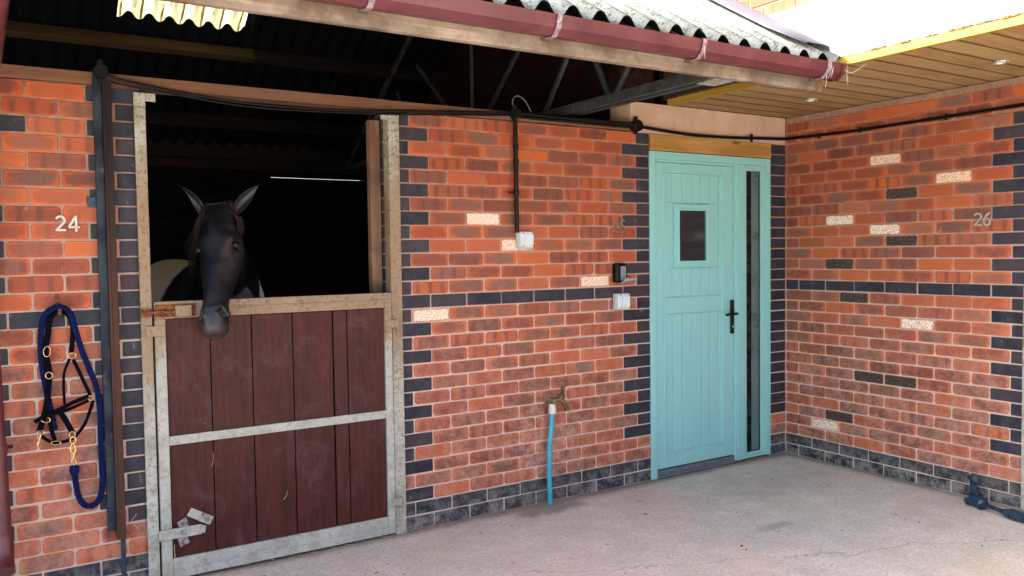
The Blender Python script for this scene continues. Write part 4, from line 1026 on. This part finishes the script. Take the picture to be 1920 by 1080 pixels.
def loft(m_, st, n=28):
    """st: (center, lateral, dorsal, halfw, halfd, exponent, belly-narrow)"""
    rings = []
    for (c, l, b, hw, hd, e, nar, *fr_) in st:
        nf = fr_[0] if fr_ else 0
        c, l, b = Vector(c), Vector(l).normalized(), Vector(b).normalized(); rg = []
        for k in range(n):
            a = 2*math.pi*k/n; x = se(math.cos(a), e)*hw; y = se(math.sin(a), e)*hd
            if y < 0: x *= 1-nar*abs(y/hd)
            if y > 0: x *= 1-nf*(y/hd)**1.6
            rg.append(c+l*x+b*y)
        rings.append(rg)
    vs = [v for r_ in rings for v in r_]
    fs = [(i*n+k, i*n+(k+1) % n, (i+1)*n+(k+1) % n, (i+1)*n+k) for i in range(len(st)-1) for k in range(n)]
    fs += [tuple(range(n))[::-1], tuple((len(st)-1)*n+k for k in range(n))]
    m_.add(vs, fs, 0, True)
P0 = Vector((-.872, .10, 1.735)); A = Vector((-.170, -.49, -.854)).normalized(); Cc = Vector((.973, -.229, 0)).normalized(); Bn = -(Cc.cross(A)).normalized()
if Bn.z < 0: Bn = -Bn
RQ = Matrix.Rotation(R(-15), 3, A); Cc = RQ @ Cc; Bn = RQ @ Bn
if (RQ @ Vector((0, -1, 0))).x > 0: Cc = RQ.inverted() @ RQ.inverted() @ Cc; Bn = RQ.inverted() @ RQ.inverted() @ Bn
HS = .90
head = [(-.05, .085, .12, -.035), (-.02, .135, .19, -.012), (.02, .165, .235, 0), (.08, .182, .265, .004), (.14, .202, .290, .006), (.20, .212, .30, .004), (.26, .196, .29, 0), (.32, .178, .275, -.002),
        (.38, .152, .24, -.003), (.44, .134, .205, -.004), (.50, .120, .176, -.001), (.56, .120, .162, .003), (.605, .132, .155, .005), (.65, .130, .150, -.003), (.69, .120, .136, -.014), (.715, .094, .11, -.026), (.730, .06, .07, -.042)]
NF = [0, .1, .15, .15, .12, .12, .22, .36, .44, .46, .44, .36, .26, .22, .2, .2, .1]
k_ = 0
st = []
for (t, w_, d_, off) in head:
    t = t*HS if t > 0 else t
    nar = .45 if t < .1 else (.38 if t < .35 else .30)
    st.append((P0+A*t+Bn*(off-d_/2), Cc, Bn, w_/2, d_/2, .86, nar, NF[k_])); k_ += 1
body = MB(); loft(body, st, 36)
m2 = MB()
# chin and lower lip
loft(m2, [(P0+A*HS*.60-Bn*.115, Cc, Bn, .045, .03, .85, 0), (P0+A*HS*.66-Bn*.125, Cc, Bn, .052, .032, .85, 0), (P0+A*HS*.70-Bn*.118, Cc, Bn, .046, .028, .85, 0), (P0+A*HS*.722-Bn*.108, Cc, Bn, .028, .018, .9, 0)], 20)
# neck and trunk
up = Vector((0, 0, 1)); X_ = Vector((1, 0, .0))
nk = [(P0+A*.05-Bn*.12, .085, .13, Vector((0, -.5, 1))), (Vector((-.835, .28, 1.56)), .088, .165, Vector((0, -.8, 1))), (Vector((-.79, .45, 1.47)), .105, .22, Vector((0, -.8, 1))), (Vector((-.73, .65, 1.34)), .15, .29, Vector((0, -.5, 1))), (Vector((-.67, .85, 1.22)), .21, .34, Vector((0, -.25, 1)))]
loft(m2, [(c, X_, b, w_, d_, .9, 0) for (c, w_, d_, b) in nk], 28)
tr_ = [(.62, .12, .20, 1.14), (.72, .20, .30, 1.15), (.90, .245, .345, 1.15), (1.15, .27, .345, 1.12), (1.45, .29, .34, 1.11), (1.75, .285, .33, 1.13), (1.98, .275, .325, 1.16), (2.15, .235, .29, 1.17), (2.28, .15, .20, 1.16), (2.33, .07, .10, 1.15)]
loft(m2, [((-.66-(.06*(y-.6)), y, z), X_, up, w_, d_, .88, 0) for (y, w_, d_, z) in tr_], 32)
def limb(pts): m2.tube([p for p, r_ in pts], [r_ for p, r_ in pts], 16, up=(0, 1, 0))
for sx in (-1, 1):
    fx = -.67+sx*.15
    limb([((fx, .86, 1.1), .12), ((fx, .84, .88), .085), ((fx, .85, .62), .058), ((fx, .84, .52), .05), ((fx, .85, .46), .045), ((fx, .85, .25), .032), ((fx, .84, .16), .04), ((fx, .80, .08), .042), ((fx, .78, .02), .058)])
    hx = -.74+sx*.15
    limb([((hx, 2.0, 1.1), .17), ((hx, 1.92, .86), .12), ((hx, 1.98, .70), .08), ((hx, 2.10, .58), .058), ((hx, 2.14, .50), .048), ((hx, 2.10, .30), .034), ((hx, 2.08, .17), .042), ((hx, 2.03, .08), .044), ((hx, 2.01, .02), .058)])
body.add(m2.v, m2.f, 0, True)
me = body.mesh('horse_raw'); ob = bpy.data.objects.new('horse_raw', me); COL.objects.link(ob)
rm = ob.modifiers.new('r', 'REMESH'); rm.mode = 'VOXEL'; rm.voxel_size = .0055
smo = ob.modifiers.new('s', 'SMOOTH'); smo.iterations = 6; smo.factor = .5
dg = bpy.context.evaluated_depsgraph_get(); ev = ob.evaluated_get(dg); hm = bpy.data.meshes.new_from_object(ev)
bpy.data.objects.remove(ob)
# sculpt the face: sockets, cheek crest, nostrils, mouth
def hp(t, lat, back): return P0+A*t*HS+Cc*lat-Bn*back
sculpt = []
for s_ in (-1, 1):
    ctr = hp(.215, s_*.106, .070); sculpt.append((ctr, Cc*s_+Bn*.4, -.016, .022))          # eye socket
    sculpt.append((hp(.178, s_*.090, .032), Cc*s_+Bn, .010, .026))                     # brow
    sculpt.append((hp(.13, s_*.078, .025), Cc*s_+Bn, -.007, .026)); sculpt.append((hp(.30, s_*.066, .030), Cc*s_+Bn, -.003, .035)); sculpt.append((hp(.255, s_*.100, .085), Cc*s_, .008, .016))                     # hollow above the eye
    sculpt.append((hp(.32, s_*.085, .085), Cc*s_, .006, .034)); sculpt.append((hp(.40, s_*.078, .075), Cc*s_, .005, .030))   # crest
    sculpt.append((hp(.42, s_*.07, .035), Cc*s_, -.005, .035))
    for q, (dt, db) in enumerate(((.612, .040), (.625, .050), (.635, .065))):
        sculpt.append((hp(dt+.0, s_*(.050+.004*q), db-.018), Cc*s_*.7+Bn*.75, -.024, .0105))     # nostril
    sculpt.append((hp(.592, s_*.052, .012), Cc*s_+Bn, .010, .014)); sculpt.append((hp(.64, s_*.040, .008), Cc*s_*.3+Bn, .008, .012)); sculpt.append((hp(.62, s_*.068, .07), Cc*s_, .007, .014))
    for q in range(5): sculpt.append((hp(.655+q*.006, s_*(.066-.002*q), .095+.0*q-.006*q), Cc*s_, -.006, .010))  # mouth corner
for q in range(9):
    a = -1+q/4; sculpt.append((hp(.722-.03*a*a, a*.055, .088), (A*.8+Cc*a*.8).normalized(), -.010, .011))   # lip line
sculpt.append((hp(.30, 0, 0), Bn, -.004, .05)); sculpt.append((hp(.52, 0, 0), Bn, .003, .03))
lim = P0.y+.35
for v in hm.vertices:
    p = v.co
    if p.y > lim or p.z < 1.05: continue
    d = Vector((0, 0, 0))
    for (c, n_, am, sg_) in sculpt:
        q = (p-c).length_squared/(sg_*sg_)
        if q < 6: d += n_.normalized()*am*math.exp(-q)
    v.co = p+d
for p in hm.polygons: p.use_smooth = True
# ears, joined into the same body mesh
def ear(m_, base, dirv, open_dir, L_=.195, W_=.031):
    dirv = dirv.normalized(); side = dirv.cross(open_dir).normalized(); od = side.cross(dirv).normalized()
    if od.dot(open_dir) < 0: od = -od
    rows = 14; cols = 12; outer = []; inner = []
    for i in range(rows):
        t = i/(rows-1)
        w_ = W_*(math.sin(math.pi*min(1, (t*.92+.16)))**.75)*(1 if t < .99 else .2)
        if t > .97: w_ = .003
        c = base+dirv*L_*t+side*0+od*(-.012*math.sin(math.pi*t))
        op = 1.9 if t < .12 else 1.9-.7*min(1, (t-.12)*1.5)
        ro, ri = [], []
        for j in range(cols):
            a = -math.pi*.5-(op)+2*op*j/(cols-1); a = math.pi/2+math.pi+(-op+2*op*j/(cols-1))*1.0
            ca_, sa_ = math.cos(a), math.sin(a)
            ro.append(c+side*ca_*w_+od*sa_*w_*.8); ri.append(c+side*ca_*(w_*.86)+od*(sa_*w_*.66+.002))
        outer.append(ro); inner.append(ri)
    vs = [v for r_ in outer for v in r_]+[v for r_ in inner for v in r_]; H_ = rows*cols; fs = []
    for i in range(rows-1):
        for j in range(cols-1):
            a = i*cols+j; fs.append((a, a+1, a+cols+1, a+cols)); fs.append((H_+a, H_+a+cols, H_+a+cols+1, H_+a+1))
        for j in (0, cols-1): a = i*cols+j; fs.append((a, a+cols, H_+a+cols, H_+a))
    for j in range(cols-1): a = (rows-1)*cols+j; fs.append((a, a+1, H_+a+1, H_+a))
    m_.add(vs, fs, 0, True)
em = MB()
ear(em, hp(-.005, .068, .075), Vector((.145, -.03, .168)), Vector((.25, -1, -.1)))
ear(em, hp(-.005, -.068, .075), Vector((-.132, .0, .168)), Vector((-.93, -.35, -.1)))
bm = bmesh.new(); bm.from_mesh(hm); tmp = em.mesh('e'); bm.from_mesh(tmp); bm.to_mesh(hm); bm.free()
for p in hm.polygons: p.use_smooth = True
hm.materials.clear()
COAT = coat(P0, A, Cc, Bn)
horse = link('horse', hm, COAT)
tag(horse, 'black horse with cream patched hindquarters, looking out with its head over the stable door', 'horse')
EYE = G('horse_eye'); EYE.set(Base_Color=(.006, .004, .004), Roughness=.16)
LID = plain('eyelid_skin', (.012, .011, .013), .5, 0, .2, 60, .001)
for s_ in (-1, 1):
    c = hp(.215, s_*.086, .060)
    bm = bmesh.new(); bmesh.ops.create_uvsphere(bm, u_segments=20, v_segments=14, radius=.0195); bmesh.ops.translate(bm, verts=bm.verts, vec=c)
    em_ = bpy.data.meshes.new('eye'); bm.to_mesh(em_); bm.free()
    for p in em_.polygons: p.use_smooth = True
    eo = link('eye', em_, EYE.m, horse)
    # eyelids: two arcs round the eyeball
    nrm = (Cc*s_*.8+Bn*.75).normalized(); t1 = (A-nrm*A.dot(nrm)).normalized(); t2 = nrm.cross(t1).normalized()
    mb = MB()
    for sg_, rr in ((1, .0036), (-1, .0026)):
        pts = [c+nrm*(.0085+.0065*math.sin(math.pi*i/8))+t1*math.cos(math.pi*i/8)*.019+t2*sg_*math.sin(math.pi*i/8)*.0115 for i in range(9)]
        mb.tube(pts, rr, 8)
    mb.build('eyelid', LID, eo)
# mane and forelock
HAIR = G('dark_red_brown_hair'); HP = HAIR.pos(); hn = HAIR.noise(HP, 60, 3)
HAIR.set(Base_Color=HAIR.mix(hn, (.006, .005, .005), (.038, .016, .011)), Roughness=.55)
random.seed(5)
mb = MB(); mc = MB()
for i in range(420):
    s_ = random.choice((-1, -1, 1, 0, 0)); lat0 = random.uniform(-.045, .045) if s_ == 0 else s_*random.uniform(.02, .075)
    root_ = hp(random.uniform(-.06, .0), lat0, random.uniform(.03, .10) if s_ == 0 else random.uniform(.02, .06))
    if s_ == 0: pts = [root_, hp(-.035, lat0, .018), hp(.035, lat0*1.0, -.004), hp(random.uniform(.05, .115), lat0*.8+random.uniform(-.006, .012), -.006)]
    else:
        e = s_*random.uniform(.092, .112); tl_ = random.uniform(.08, .19) if s_ < 0 else random.uniform(.06, .13)
        pts = [root_, hp(.04, s_*random.uniform(.080, .096), random.uniform(.03, .07)), hp(tl_*.65, e, random.uniform(.05, .10)), hp(tl_, e+s_*random.uniform(-.006, .012), random.uniform(.06, .13))]
    P_ = smooth_path(pts, 4); n = len(P_); (mc if s_ == 0 else mb).tube(P_, [.0022*(1-.75*i_/(n-1)) for i_ in range(n)], 4)
mb.build('mane_tuft', HAIR.m, horse)
mc.build('forelock', plain('black_forelock_hair', (.006, .0055, .007), .5, 0, .2, 60), horse)
mb = MB()
for i in range(260):
    t = random.random(); c = Vector((-.85, .22, 1.69)).lerp(Vector((-.66, .92, 1.55)), t); s_ = random.choice((-1, 1))
    pts = [c, c+Vector((s_*.07, .01, -.01)), c+Vector((s_*random.uniform(.10, .15), .03, -random.uniform(.12, .26)))]
    P_ = smooth_path(pts, 4); n = len(P_); mb.tube(P_, [.003*(1-.7*i_/(n-1)) for i_ in range(n)], 4)
mb.build('mane', HAIR.m, horse)
mb = MB()
for i in range(160):
    a = random.uniform(-.06, .06); pts = [(-.775+a*.4, 2.31, 1.42), (-.80+a, 2.42, 1.30), (-.80+a*1.4, 2.43, .9), (-.80+a*1.2, 2.41, random.uniform(.4, .6))]
    P_ = smooth_path(pts, 4); mb.tube(P_, .004, 4)
mb.build('tail', plain('black_tail_hair', (.012, .011, .012), .6), horse)
